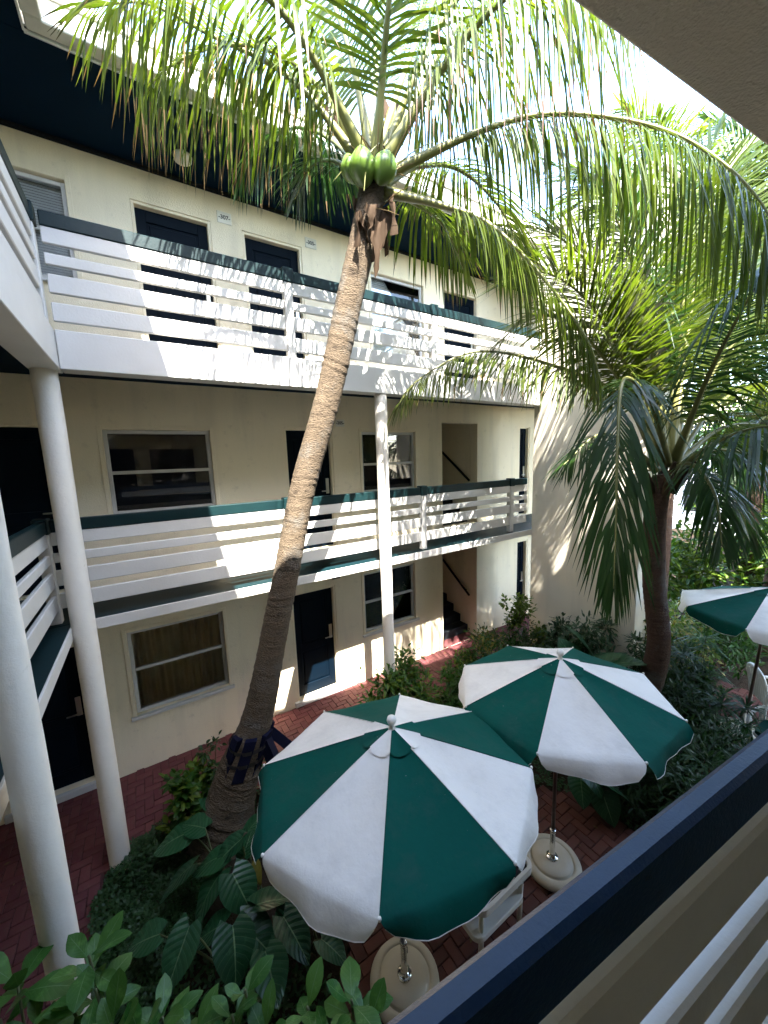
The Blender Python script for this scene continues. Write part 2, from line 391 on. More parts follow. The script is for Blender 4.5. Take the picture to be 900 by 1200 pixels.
def P_all(o, par): o.parent = par; return o
def window(x0, x1, z0, z1, fill, mid=.5, y=D, framew=.05):
    b = MB(); fy0, fy1 = y+.05, y+.11
    e = .004
    b.box(x0+e, x0+framew, fy0, fy1, z0+e, z1-e, .004); b.box(x1-framew, x1-e, fy0, fy1, z0+e, z1-e, .004)
    b.box(x0+framew, x1-framew, fy0+.002, fy1, z1-framew, z1-e, .004); b.box(x0+framew, x1-framew, fy0+.002, fy1, z0+e, z0+framew, .004)
    w = P(b.build('window', M_white))
    zm = z0+(z1-z0)*mid
    def sub(o): o.parent = w; o.matrix_parent_inverse = Matrix.Identity(4); return o
    sub(bx('meeting_rail', M_white, None, x0+framew, x1-framew, fy0-.006, fy1-.02, zm-.022, zm+.022, .004))
    # flat trim round the opening, proud of the wall, and a sill
    t = MB(); tw = .05
    t.box(x0-tw, x0+.002, y-.012, y+.05, z0-.002, z1+tw, .003); t.box(x1-.002, x1+tw, y-.012, y+.05, z0-.002, z1+tw, .003)
    t.box(x0+.002, x1-.002, y-.010, y+.05, z1+.002, z1+tw-.002, .003)
    sub(t.build('trim', M_stucco))
    sub(bx('sill', M_white, None, x0-tw-.02, x1+tw+.02, y-.05, y+.05, z0-.05, z0-.002, .006))
    for (a, c_) in ((z0+framew, zm-.022), (zm+.022, z1-framew)):
        g = MB(); yy = y+.085 if a < zm-.03 else y+.07
        g.box(x0+framew-.004, x1-framew+.004, yy, yy+.004, a-.004, c_+.004)
        sub(g.build('pane', M_glass))
    if fill == 'curtain':
        c = MB(); nx = 120; vs = []
        for i in range(nx+1):
            u = i/nx; x = x0+.03+(x1-x0-.06)*u
            yy = y+.20+.042*sin(u*62+2*sin(u*9))+.016*sin(u*27)
            vs += [(x, yy, z0-.05), (x+.008*sin(u*40), yy+.006, z1+.05)]
        c.add(vs, [(2*i, 2*i+2, 2*i+3, 2*i+1) for i in range(nx)])
        sub(c.build('curtain', M_curtain, smooth=True))
    else:
        c = MB(); zz = z0+.02
        while zz < z1-.01:
            c.add([(x0+.03, y+.135, zz), (x1-.03, y+.135, zz), (x1-.03, y+.15, zz+.034), (x0+.03, y+.15, zz+.034)], [(0, 1, 2, 3)]); zz += .03
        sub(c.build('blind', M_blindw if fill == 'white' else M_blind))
    r = MB(); ya, yb = y+.201, y+.9
    r.add([(x0-.3, yb, z0-.3), (x1+.3, yb, z0-.3), (x1+.3, yb, z1+.3), (x0-.3, yb, z1+.3), (x0-.3, ya, z0-.3), (x1+.3, ya, z0-.3), (x1+.3, ya, z1+.3), (x0-.3, ya, z1+.3)],
          [(0, 1, 2, 3), (0, 4, 5, 1), (1, 5, 6, 2), (2, 6, 7, 3), (3, 7, 4, 0)])
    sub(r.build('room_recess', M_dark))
    return w
window(.10, 1.34, .83, 2.07, 'curtain', .53)
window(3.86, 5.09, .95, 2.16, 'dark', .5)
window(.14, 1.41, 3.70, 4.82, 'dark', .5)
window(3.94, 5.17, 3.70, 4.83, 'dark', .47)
window(-.95, .12, 6.55, 7.66, 'white', .5)
window(4.26, 5.44, 6.22, 7.59, 'white', .55)

def door(x0, x1, z0, z1, handle='r', y=D, panels=True, step=True):
    b = MB(); yf = y+.09
    st, rl = .12, .14; zmid = z0+(z1-z0)*.46; w = x1-x0
    # stiles, rails and recessed panels
    b.box(x0+.04, x0+.04+st, yf, yf+.045, z0+.01, z1-.04, .003); b.box(x1-.04-st, x1-.04, yf, yf+.045, z0+.01, z1-.04, .003)
    xa, xb = x0+.04+st, x1-.04-st
    for (a, c_) in ((z0+.01, z0+.2), (zmid-.07, zmid+.07), (z1-.04-rl, z1-.04)): b.box(xa, xb, yf+.0015, yf+.045, a, c_, .003)
    for (a, c_) in ((z0+.2, zmid-.07), (zmid+.07, z1-.04-rl)):
        b.box(xa, xb, yf+.02, yf+.04, a, c_, 0)
        b.box(xa+.03, xb-.03, yf+.008, yf+.0205, a+.03, c_-.03, .006)
    d = P(b.build('door', M_door))
    def sub(o): o.parent = d; o.matrix_parent_inverse = Matrix.Identity(4); return o
    f = MB()
    f.box(x0+.002, x0+.038, y+.012, y+.14, z0, z1-.002, .003); f.box(x1-.038, x1-.002, y+.012, y+.14, z0, z1-.002, .003); f.box(x0+.038, x1-.038, y+.014, y+.14, z1-.038, z1-.002, .003)
    sub(f.build('door_frame', M_stucco))
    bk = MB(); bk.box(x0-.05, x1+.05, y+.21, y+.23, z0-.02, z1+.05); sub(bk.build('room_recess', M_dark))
    hx = x1-.04-.06 if handle == 'r' else x0+.04+.06; s = -1 if handle == 'r' else 1
    h = MB(); h.box(hx-.03, hx+.03, yf-.012, yf, z0+.95, z0+1.22, .005)
    h.tube([(hx, yf-.01, z0+1.0), (hx, yf-.055, z0+1.0), (hx+s*.03, yf-.06, z0+1.0), (hx+s*.13, yf-.058, z0+1.0)], .011, 8)
    sub(h.build('handle', M_nickel))
    if step: sub(bx('threshold', M_white, None, x0-.06, x1+.06, y-.05, y+.10, z0-.10, z0-.004, .008))
    return d
door(2.43, 3.26, .10, 2.08); door(-1.30, -.42, .10, 2.08); door(8.37, 8.80, .02, 2.12, step=False)
door(2.51, 3.36, F2+.02, 4.88, step=False); door(-1.20, -.32, F2+.02, 4.88, step=False); door(8.39, 8.79, F2+.02, 4.99, step=False)
door(.75, 1.68, F3+.02, 7.67, step=False); door(2.10, 3.00, F3+.02, 7.67, step=False); door(5.95, 6.95, F3+.02, 7.67, step=False)

def plate(x, z, txt, w=.17, h=.12):
    b = MB(); b.box(x-w/2, x+w/2, D-.012, D-.001, z-h/2, z+h/2, .003)
    p = P(b.build('number_plate', M_plate))
    cu = bpy.data.curves.new('number', 'FONT'); cu.body = txt; cu.size = .072; cu.align_x = 'CENTER'; cu.align_y = 'CENTER'; cu.extrude = .001; cu.offset = .002
    to = bpy.data.objects.new('number_tmp', cu); COL.objects.link(to)
    me = bpy.data.meshes.new_from_object(to); bpy.data.objects.remove(to)
    me.transform(Matrix.Translation((x, D-.0145, z)) @ Matrix.Rotation(pi/2, 4, 'X')); me.materials.append(M_blackmetal)
    t = link('number', me, p); t.matrix_parent_inverse = Matrix.Identity(4)
plate(1.87, 7.76, '-307-', .19, .15); plate(3.16, 7.76, '-305-', .19, .15); plate(3.52, 4.97, '-205-'); plate(3.46, 2.26, '-105-')
q = MB(); q.box(3.20, 3.36, D-.05, D-.001, 2.20, 2.32, .006); P(q.build('wall_lamp', M_blackmetal))

# decks, fascias, soffits and roof
def slab(parent_fix, name, mat, *a, ch=.006):
    o = bx(name, mat, None, *a, ch=ch); parent_fix(o); return o
slab(P, 'floor_slab', M_deck, -1.6, 9.6, .235, D-.002, F2-.10, F2, ch=0)
slab(P, 'fascia', M_white, -.212, 9.6, .215, .233, 2.672, F2+.008, ch=.004)
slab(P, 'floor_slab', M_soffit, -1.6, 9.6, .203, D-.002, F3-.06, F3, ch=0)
slab(P, 'fascia', M_white, .004, 7.08, 0, .20, 5.23, 5.57, ch=.006)
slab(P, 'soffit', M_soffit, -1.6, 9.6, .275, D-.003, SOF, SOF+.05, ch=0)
slab(P, 'soffit_trim', M_dark, -1.45, 9.5, D-.05, D-.004, SOF-.045, SOF-.002)
slab(P, 'gutter', M_gutter, .09, 7.08, .11, .255, SOF+.01, SOF+.23, ch=.01)
slab(P, 'gutter_lip', M_gutter, .08, 7.08, .085, .109, SOF+.20, SOF+.28, ch=.006)
slab(P, 'soffit_bead', M_white, .07, 7.08, .256, .274, SOF-.012, SOF+.02, ch=.003)
slab(P, 'roof', M_farwall, -6, 9.8, .26, 6, SOF+.052, SOF+.26, ch=0)
# round ceiling lamp on the soffit
c0 = hit(214, 186, 2, SOF-.03)
q = MB(); q.lathe([(.001, -.05), (.06, -.045), (.10, -.02), (.105, .01), (.11, .028)], (c0.x, c0.y, SOF-.03), 24)
P(q.build('ceiling_lamp', M_lampglass, smooth=True))

# stair nook behind the openings
for (xa, xb, ya, yb) in ((5.5, 7.1, 5.2, 5.35), (6.925, 7.1, D+.203, 5.199), (5.5, 5.68, D+.203, 5.199)):
    sn = MB(); sn.box(xa, xb, ya, yb, -.1, 8.0); P(sn.build('stairwell_wall', M_stucco))
sn = MB(); sn.box(5.681, 6.924, D+.01, 5.19, -.06, -.002); P(sn.build('stairwell_floor', M_brickA))
for (zb, n_) in ((0, 13), (F2, 13)):
    for k in range(n_):
        y1 = 1.80+k*.25; z1 = zb+.19*(k+1)
        b = MB(); b.box(5.69, 6.915, y1, y1+.27, z1-.19, z1, .008)
        P(b.build('stair_tread', M_stairs))
    hr = MB(); hr.tube([(6.86, 1.70, zb+.98), (6.86, 4.3, zb+2.9)], .026, 8)
    for u in (.06, .5): hr.box(6.86, 6.924, 1.70+2.6*u-.01, 1.70+2.6*u+.01, zb+.94+1.92*u, zb+.97+1.92*u)
    P(hr.build('stair_handrail', M_stairs))
q = MB(); q.tube([(7.0, 1.0, 2.52), (8.7, 1.0, 2.52)], .03, 8); P(q.build('conduit', M_white))

# ------------------------------------------------------------------ left wing
lw = empty('hotel_wing', (-1.5, -2, 0), 'short hotel wing closing the courtyard with balconies on its columns', 'building')
def PL(o): o.parent = lw; o.matrix_parent_inverse = Matrix.Translation((1.5, 2, 0)); return o
slab(PL, 'wall', M_stucco, -1.72, -1.52, -6.2, D-.004, -.1, SOF+.04, ch=0)
slab(PL, 'floor_slab', M_deck, -1.515, -.235, -4.28, .23, F2-.098, F2-.002, ch=0)
slab(PL, 'fascia', M_white, -.233, -.214, -4.0, .212, 2.672, F2+.008, ch=.004)
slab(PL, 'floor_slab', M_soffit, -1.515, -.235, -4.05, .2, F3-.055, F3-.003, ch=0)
slab(PL, 'fascia', M_white, -.233, 0, -3.9, .198, 5.228, 5.568, ch=.006)
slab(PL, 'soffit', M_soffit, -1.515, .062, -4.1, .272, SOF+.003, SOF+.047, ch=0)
slab(PL, 'gutter', M_gutter, .08, .22, -3.85, .107, SOF+.012, SOF+.228, ch=.01)
slab(PL, 'gutter_lip', M_gutter, .221, .245, -3.85, .083, SOF+.20, SOF+.28, ch=.006)
slab(PL, 'soffit_bead', M_white, .063, .079, -4.0, .25, SOF-.012, SOF+.02, ch=.003)
slab(PL, 'roof', M_farwall, -6, .06, -6.4, .256, SOF+.055, SOF+.262, ch=0)

# ------------------------------------------------------------------ near wing (turned 6.4 degrees)
NA = -atan2(.112, 1)
nwing = empty('hotel_wing', (0, -4.195, 0), 'hotel wing with the plain cream balcony ceiling overhead', 'building', rot=(0, 0, NA))
def PN(o): o.parent = nwing; return o
slab(PN, 'floor_slab', M_deck, -1.4, 9.6, -1.32, .08, F2-.094, F2-.004, ch=0)
slab(PN, 'fascia', M_white, -.2, 9.6, .082, .10, 2.672, F2+.008, ch=.004)
slab(PN, 'ceiling_slab', M_beam, .15, 7.0, -1.32, .355, 5.23, 5.56, ch=.008)
slab(PN, 'wall', M_stucco, -1.4, 9.6, -1.55, -1.33, -.1, SOF+.03, ch=0)
slab(PN, 'roof', M_farwall, -1.4, 9.6, -6, .09, SOF, SOF+.25, ch=0)  # unseen roof, lengthened to keep the far terrace in shade
slab(PN, 'gutter', M_gutter, .3, 9.6, .092, .2, SOF+.01, SOF+.23, ch=.01)

for zf in (0, F2, F3):
    for x0 in (-.4, 2.6, 5.6):
        q = bx('door', M_door, None, x0, x0+.9, -1.328, -1.29, zf+.03, zf+2.06); PN(q); h_ = bx('handle', M_nickel, q, x0+.75, x0+.83, -1.289, -1.25, zf+1.0, zf+1.05, .004)
        q = bx('window', M_blackmetal, None, x0+1.3, x0+2.5, -1.328, -1.30, zf+.9, zf+2.05); PN(q); bx('frame', M_white, q, x0+1.25, x0+2.55, -1.327, -1.28, zf+.84, zf+.9, .004); bx('pane', M_glass, q, x0+1.3, x0+2.5, -1.298, -1.294, zf+.92, zf+2.04, 0)

# ------------------------------------------------------------------ railings
SL = ((.935, .80), (.72, .625), (.55, .39), (.31, .15))
def railing(origin, rz, length, floor, posts, label, capmat=M_cap, side=1, group='balcony railings', slatmat=M_white, cap_y=(-.008, .065), cap_z=(.936, 1.06)):
    """local x along, local -y = courtyard side (side=1) or +y (side=-1)"""
    r = empty('balcony_railing', origin, label, 'railing', rot=(0, 0, rz), group=None)
    s = side
    def B(name, mat, x0, x1, ya, yb, z0, z1, ch=.005):
        y0, y1 = sorted((ya*s, yb*s)); b = MB(); b.box(x0, x1, y0, y1, z0, z1, ch); return b.build(name, mat, r)
    ps = sorted(posts)
    for p in ps:
        B('post', M_white, p-.05, p+.05, -.012, .085, .012, .925, .006)
        B('post_cap', capmat, p-.066, p+.066, -.026, .096, .926, 1.082, .008)
    ends = [min(0, ps[0]-.0515)]+[x for p in ps for x in (p-.0515, p+.0515)]+[length]
    for a, c in zip(ends[0::2], ends[1::2]):
        if c-a < .05: continue
        for (t, bt) in SL:
            j = random.uniform(-.004, .004)
            B('slat', slatmat, a, c, 0, .04, bt+j, t+j, .007)
        B('handrail', capmat, a-(.0 if a == 0 else -.016), c-(.0 if c == length else .016), cap_y[0], cap_y[1], cap_z[0], cap_z[1], .008)
    return r
railing((.002, .045, F3), 0, 7.078, F3, [2.2, 4.45, 6.65], 'white slatted railing of the top balcony with lit dark green handrail')
railing((-.315, .32, F2), 0, 7.42, F2, [2.43, 4.72, 6.95], 'white slatted railing of the middle balcony passing behind the frond shadowed column')
# left wing: local x runs along -Y
railing((-.045, .03, F3), -pi/2, 3.9, F3, [.0, 2.2], 'upper white slatted railing of the short wing beneath the roof corner', side=-1)
railing((-.32, .31, F2), -pi/2, 4.3, F2, [.0, 2.2], 'middle white slatted railing of the short wing behind the sprig side column', side=-1)
o = railing((0, -4.195, F2-.03), NA, 6.9, F2, [3.4, 5.6], 'navy topped railing of the near balcony running beside the umbrellas', capmat=M_capnear, side=-1, cap_y=(0, .034), cap_z=(.955, 1.06))

# ------------------------------------------------------------------ columns
def column(x, y, z1, r, label):
    b = MB(); prof = [(r, -.05)]
    for k in range(41): z = z1*k/40; prof.append((r*(1+.012*sin(z*3.1+x*5)+.006*sin(z*11)), z))
    b.lathe(prof, (0, 0, 0), 28)
    return b.build('column', M_column, None, smooth=True, loc=(x, y, 0), label=label, cat='column')
column(-.125, .10, 5.229, .098, 'slim round white column under the balcony corner by the short railing')
column(-.10, -2.15, 5.227, .078, 'round white column rising from the green sprigs in front of the short wing')
column(3.48, .10, 5.229, .088, 'round white column with frond shadows between the two dark windows')

# ------------------------------------------------------------------ end block and far buildings
eb = empty('end_building', (8.3, -.8, 0), 'plain white windowless end building behind the shorter palm', 'building')
def PE(o): o.parent = eb; o.matrix_parent_inverse = Matrix.Translation((-8.3, .8, 0)); return o
slab(PE, 'wall', M_endwall, 7.10, 8.0, -1.80, .195, -.1, 8.2, ch=.01)
slab(PE, 'roof_edge', M_gutter, 7.04, 8.06, -1.86, .20, 8.201, 8.36, ch=.01)
slab(PE, 'plinth', M_stucco, 8.001, 8.75, -1.74, .1, -.1, 1.05, ch=.01)
fb = empty('far_house', (27, -1, 0), 'pale distant house glimpsed beyond the sunlit hedge', 'building')
b = MB(); b.box(25, 31, -5, 9, -.1, 5.2, .02); w_ = b.build('wall', M_farwall, fb); w_.matrix_parent_inverse = Matrix.Translation((-27, 1, 0))
b = MB(); b.add([(24.6, -5.4, 5.2), (31.4, -5.4, 5.2), (31.4, 9.4, 5.2), (24.6, 9.4, 5.2), (28, -2, 7), (28, 6, 7)], [(0, 1, 4), (1, 2, 5, 4), (2, 3, 5), (3, 0, 4, 5), (3, 2, 1, 0)])
w_ = b.build('roof', M_stucco, fb); w_.matrix_parent_inverse = Matrix.Translation((-27, 1, 0))
for yy in (-3, 0, 3, 6):
    b = MB(); b.box(24.96, 25.03, yy-.6, yy+.6, 1.0, 2.4, .01); w_ = b.build('window', M_dark, fb); w_.matrix_parent_inverse = Matrix.Translation((-27, 1, 0))

# ------------------------------------------------------------------ palms
def spline(pts, n):
    pts = [V(p) for p in pts]; P_ = [2*pts[0]-pts[1]]+pts+[2*pts[-1]-pts[-2]]
    out = []
    N = len(pts)-1
    for k in range(n+1):
        t = k/n*N; i = min(int(t), N-1); u = t-i; a, b_, c, d = P_[i:i+4]
        out.append(.5*((2*b_)+(c-a)*u+(2*a-5*b_+4*c-d)*u*u+(3*b_-a-3*c+d)*u**3))
    # arc-length resample
    acc = [0]
    for p, q_ in zip(out, out[1:]): acc.append(acc[-1]+(q_-p).length)
    res = []; j = 0
    for k in range(n+1):
        s = acc[-1]*k/n
        while j < n-1 and acc[j+1] < s: j += 1
        w = (s-acc[j])/max(1e-9, acc[j+1]-acc[j]); res.append(out[j].lerp(out[j+1], min(1, w)))
    return res, acc[-1]
def frond(parent, pts, L=.9, pairs=None, droop=.35, mats=None, dry=0, rw=.03, start=.24, width=.027, a0=68, a1=26, up=.15, dens=30):
    rs, tot = spline(pts, 60)
    mats = mats or [M_palm, M_palmdry]
    pairs = pairs or int(tot*(1-start)*dens)
    lf = MB(); side = None
    T0 = (rs[1]-rs[0]).normalized(); S = T0.cross(V((0, 0, 1)))
    if S.length < .2: S = T0.orthogonal()
    S.normalize(); frames = []
    for i in range(61):
        T = (rs[min(i+1, 60)]-rs[max(i-1, 0)]).normalized()
        S = (S-T*S.dot(T)).normalized(); frames.append((T, S.copy()))
    G = V((0, 0, -1))
    for k in range(pairs):
        t = start+(1-start)*(k+random.uniform(-.2, .2))/pairs; t = min(max(t, 0), .995)
        i = min(int(t*60), 59); u = t*60-i; p = rs[i].lerp(rs[i+1], u); T, S_ = frames[i]
        N_ = S_.cross(T); 
        if N_.z < 0: N_ = -N_
        tt = (t-start)/(1-start)
        prof = (.5+.5*min(1, tt*4))*(1 if tt < .55 else 1-.62*((tt-.55)/.45)**1.4)
        ang = radians(a0+(a1-a0)*tt)
        for sg in (-1, 1):
            if random.random() < .035: continue
            ln = L*prof*random.uniform(.86, 1.08); an = ang+random.gauss(0, .06)
            d = (T*cos(an)+S_*(sg*sin(an))+N_*up+V((random.gauss(0, .05), random.gauss(0, .05), random.gauss(0, .04)))).normalized()
            ns = 5; q_ = p.copy(); wv = (T-d*T.dot(d))
            wv = wv.normalized() if wv.length > .1 else N_.copy()
            W = width*random.uniform(.8, 1.15); g = droop*random.uniform(.75, 1.25)
            vs = []; d0 = d.copy()
            brk = random.random() < .12
            for s in range(ns+1):
                h = s/ns; ww = W*(.55 if s == 0 else (1-.12*abs(h-.35)/.65 if h < .7 else max(.04, (1-h)/.3*.9)))
                wv2 = (wv-d*wv.dot(d)); wv2 = wv2.normalized() if wv2.length > .05 else wv
                vs += [q_-wv2*ww*.5, q_+wv2*ww*.5]
                kk = min(.97, g*1.05)*(1-math.exp(-(h+.12)*4.2)); d = (d0*(1-kk)+G*kk+(G*.6 if brk and s >= 2 else V((0, 0, 0)))).normalized(); q_ = q_+d*(ln/ns)
            dryp = random.random() < dry
            for s in range(ns):
                mi = 1 if (dryp and s >= 3) or (dry > .9 and s >= 2) or (random.random() < .02) else 0
                lf.add(vs[2*s:2*s+4], [(0, 1, 3, 2)], mi) if False else None
            o_ = len(lf.v); lf.v += [tuple(x) for x in vs]; lf.uv += [(0, 0)]*len(vs)
            dlim = 4 if dryp else 9
            for s in range(ns):
                lf.f.append((o_+2*s, o_+2*s+1, o_+2*s+3, o_+2*s+2)); lf.mi.append(1 if s >= dlim else 0)
    fo = lf.build('frond', mats, parent)
    rb = MB(); rr = [(rw*(2.0-1.0*min(1, (i/60)/.22))) if i < 13 else max(.004, rw*(1-.86*((i-13)/47))) for i in range(61)]
    rb.tube(rs, rr, 8)
    rb.build('rachis', M_rachis, fo, smooth=True)
    return fo
def trunk(parent, pts, rads, mat, name='trunk', ring=.085):
    n = int(sum((V(b_)-V(a)).length for a, b_ in zip(pts, pts[1:]))/.0125)
    rs, tot = spline(pts, n); N = len(rads)-1; rr = []
    phase = 0; pos = 0; sizes = []
    nxt = ring; last = 0; amp = .03
    for i in range(n+1):
        t = i/n*N; j = min(int(t), N-1); r = rads[j]+(rads[j+1]-rads[j])*(t-j)
        s = tot*i/n
        if s > nxt: last = nxt; nxt += ring*random.uniform(.45, 1.7); amp = random.uniform(.008, .055)
        u = (s-last)/(nxt-last)
        rr.append(r*(1+amp*(1-u)**2-.012))
    b = MB(); ns = 26; b.tube(rs, rr, ns)
    out = []
    for idx, v_ in enumerate(b.v):
        i, k = divmod(idx, ns); p = rs[i]; d = V(v_)-p
        j = 1+.035*sin(k*2*pi/ns*3+i*.01)+.006*random.uniform(-1, 1)
        out.append(tuple(p+d*j+V((0, 0, .02*sin(k*2*pi/ns+i*.011)+.012*sin(k*2*pi/ns*2+i*.05)))))
    b.v = out
    return b.build(name, mat, parent, smooth=True)

# palm 1: the leaning coconut palm
p1base = V((1.0, -.30, 0))
t1px = [(263, 985, -.32), (277, 915, -.36), (302, 840, -.40), (318, 765, -.45), (334, 680, -.54), (358, 560, -.68), (388, 450, -.85), (410, 345, -1.02), (424, 285, -1.12), (433, 240, -1.18), (440, 205, -1.2)]
t1 = [hit(x, y, 1, Y) for x, y, Y in t1px]; t1 = [V((t1[0].x-.06, t1[0].y, -.05))]+t1[1:]
palm1 = empty('coconut_palm', (t1[0].x, t1[0].y, 0), 'tall leaning coconut palm with green coconuts and braced trunk', 'palm tree')
def PP(par):
    inv = Matrix.Translation(-V(par.location))
    def f(o): o.parent = par; o.matrix_parent_inverse = inv; return o
    return f
A1 = PP(palm1)
A1(trunk(None, t1, [.34, .25, .178, .155, .146, .14, .136, .132, .128, .125, .12], M_trunk))
C1 = t1[-1]
def F1(pts, **k): A1(frond(None, [at(*p) for p in pts], **k))
d1 = (C1-CAM).dot(_f)
F1([(432, 195, d1), (380, 90, 3.1), (325, 8, 2.8), (250, -40, 2.6), (180, -30, 2.5), (135, 20, 2.45)], L=1.25, droop=.75, dry=.75, rw=.034, up=.05, dens=25, width=.024)
F1([(428, 198, d1), (345, 95, 3.35), (245, 40, 3.2), (170, 4, 3.1), (100, 10, 3.0)], L=1.2, droop=.6, dry=.6, up=.15, dens=26, width=.024)
F1([(430, 205, d1), (385, 115, 3.4), (320, 60, 3.25), (250, 55, 3.15), (190, 85, 3.1), (165, 120, 3.1)], L=1.15, droop=.85, dry=.85, up=.0, dens=24, width=.022)
F1([(440, 190, d1), (448, 90, 3.2), (456, 0, 2.9), (470, -130, 2.6), (505, -230, 2.3)], L=1.0, droop=.35, rw=.036, up=.3)
F1([(436, 190, d1), (412, 70, 3.3), (380, -20, 3.2), (330, -110, 3.1)], L=1.1, droop=.4, rw=.034)
F1([(450, 190, d1), (520, 78, 3.2), (595, -5, 2.85), (680, -40, 2.6), (760, -15, 2.4)], L=1.4, droop=.85, dry=.95, dens=24, width=.021, rw=.038, mats=[M_palm, M_palmred], up=.0)
F1([(452, 195, d1), (505, 80, 3.6), (560, 10, 3.8), (640, -20, 3.9), (700, 20, 4.0)], L=1.35, droop=.8, dry=.7, dens=24, width=.02, mats=[M_palm, M_palmred])
F1([(446, 190, d1), (500, 60, 3.3), (560, -30, 3.1), (640, -80, 3.0), (720, -90, 2.9)], L=1.55, droop=.88, dry=.9, dens=24, width=.019, mats=[M_palm, M_palmred])
F1([(452, 205, d1), (555, 157, 3.4), (640, 134, 3.25), (740, 142, 3.1), (820, 172, 3.0), (890, 235, 2.9), (935, 330, 2.85)], L=1.25, droop=.86, rw=.026, up=-.3, a0=62, a1=36, width=.022, dens=34, start=.2)
F1([(450, 225, d1), (515, 240, 3.45), (575, 264, 3.4), (640, 330, 3.35), (688, 398, 3.3), (705, 450, 3.28)], L=.85, droop=.7, rw=.026, dry=.3, up=-.1, width=.022, dens=40)
F1([(448, 215, d1), (490, 195, 3.9), (540, 200, 4.2), (590, 250, 4.4), (620, 330, 4.5)], L=.95, droop=.6, dry=.2)
F1([(430, 212, d1), (390, 165, 3.9), (345, 150, 4.15), (300, 175, 4.3), (280, 215, 4.4)], L=.85, droop=.7, dry=.3, mats=[M_palmshade, M_palmdry])
F1([(428, 220, d1), (395, 190, 3.85), (365, 195, 4.1), (345, 235, 4.2)], L=.7, droop=.6, mats=[M_palmshade, M_palmdry])
F1([(448, 228, d1), (480, 235, 4.0), (520, 265, 4.3), (545, 320, 4.5)], L=.85, droop=.7, dry=.4)
F1([(440, 190, d1), (480, 70, 3.9), (530, -40, 4.2), (600, -140, 4.4)], L=1.0, droop=.4)
F1([(434, 190, d1), (440, 60, 4.0), (420, -60, 4.4), (380, -150, 4.8)], L=1.0, droop=.4)
# coconuts
def coconut(px, py, d, r, tilt):
    b = MB(); prof = []
    for k in range(15):
        t = k/14; z = (-1+2*t)*r*1.28; prof.append((max(.002, r*sin(pi*min(.995, max(.005, t)))**.72*(1-.06*(1-t))), z))
    b.lathe(prof, (0, 0, 0), 18)
    vs = []
    for x, y, z in b.v:
        a = atan2(y, x); k = 1+.05*cos(3*a); vs.append((x*k, y*k, z))
    b.v = vs
    o = b.build('coconut', M_coconut, None, smooth=True); o.rotation_euler = (tilt[0], tilt[1], 0); o.location = at(px, py, d); o.parent = palm1; o.matrix_parent_inverse = Matrix.Translation(-V(palm1.location))
dc = d1-.16
coconut(425, 196, dc-.05, .125, (.1, -.15)); coconut(450, 197, dc-.03, .118, (.1, .35)); coconut(411, 198, dc+.06, .095, (0, -.3))
# fibre sheaths, husk flaps and stalk bases round the crown
def flap(px, py, d, w, h, rot, mat):
    b = MB(); nx, nz = 4, 6; vs = []
    for j in range(nz+1):
        for i in range(nx+1):
            u = i/nx-.5; t = j/nz
            vs.append((u*w*(1-.75*t**1.5)+.012*sin(j*2.1+i), .05*cos(u*3)+.02*sin(t*5+i), -t*h))
    b.add(vs, [(j*(nx+1)+i, j*(nx+1)+i+1, (j+1)*(nx+1)+i+1, (j+1)*(nx+1)+i) for j in range(nz) for i in range(nx)])
    o = b.build('husk_flap', mat, None, smooth=True); o.location = at(px, py, d); o.rotation_euler = rot
    A1(o)
for (x, y, dd, w, h, ro) in [(455, 245, -.05, .16, .34, (.2, .1, .3)), (430, 245, -.12, .18, .26, (.1, -.2, .2)), (446, 255, -.15, .10, .5, (.05, .12, -.3)),
                             (473, 140, .0, .26, -.3, (-.3, .6, .5)), (450, 130, .1, .22, -.34, (-.1, .1, .4)), (408, 160, .05, .16, -.3, (-.2, -.6, .4)),
                             (462, 165, -.1, .14, -.26, (-.2, .4, .2)), (440, 268, -.1, .10, .26, (.1, -.1, .4)), (420, 230, -.08, .12, .28, (.1, -.3, .5)), (436, 236, -.16, .14, .2, (.15, .0, .1)), (424, 250, -.1, .09, .3, (.1, .1, .9)), (462, 232, -.06, .1, .36, (.0, .2, 1.1)), (450, 240, .0, .09, .42, (.0, -.1, .2)), (396, 150, .1, .12, -.4, (-.2, -.8, .3)), (486, 120, .1, .14, -.4, (-.2, .7, .6))]:
    flap(x, y, d1+dd, w, h, ro, M_fibre)
for k in range(26):
    b = MB(); p0 = at(random.uniform(418, 466), random.uniform(165, 245), d1-.1+random.uniform(-.08, .1)); dv = V((random.uniform(-1, 1), random.uniform(-1, .3), random.uniform(-.7, .9))).normalized()
    ln = random.uniform(.2, .5); pts = [p0+dv*ln*t+V((0, 0, -.25*ln*t*t)) for t in (0, .35, .7, 1)]
    b.tube(pts, [.007, .005, .004, .002], 5); A1(b.build('flower_stalk', M_palmdry if k % 2 else M_rachis, None))
# timber brace strapped to the trunk
brace = empty('trunk_brace', hit(300, 985, 2, 0), 'dark navy timber brace strapped round the leaning palm trunk', 'brace')
A2 = PP(brace)
def timber(p, q_, w, name, h=None):
    p, q_ = V(p), V(q_); T = (q_-p).normalized(); a = T.cross(V((0, 0, 1))); a = (a if a.length > .1 else V((1, 0, 0))).normalized(); c = T.cross(a); h = h or w
    b = MB(); vs = []
    for e in (p, q_):
        for s, t in ((-1, -1), (1, -1), (1, 1), (-1, 1)): vs.append(e+a*s*w/2+c*t*h/2)
    b.add(vs, [(0, 1, 2, 3), (7, 6, 5, 4)]+[(i, (i+1) % 4, 4+(i+1) % 4, 4+i) for i in range(4)])
    A2(b.build(name, M_brace, None))
def on_trunk(z):
    for a, b_ in zip(t1, t1[1:]):
        if a.z <= z <= b_.z: return a.lerp(b_, (z-a.z)/(b_.z-a.z))
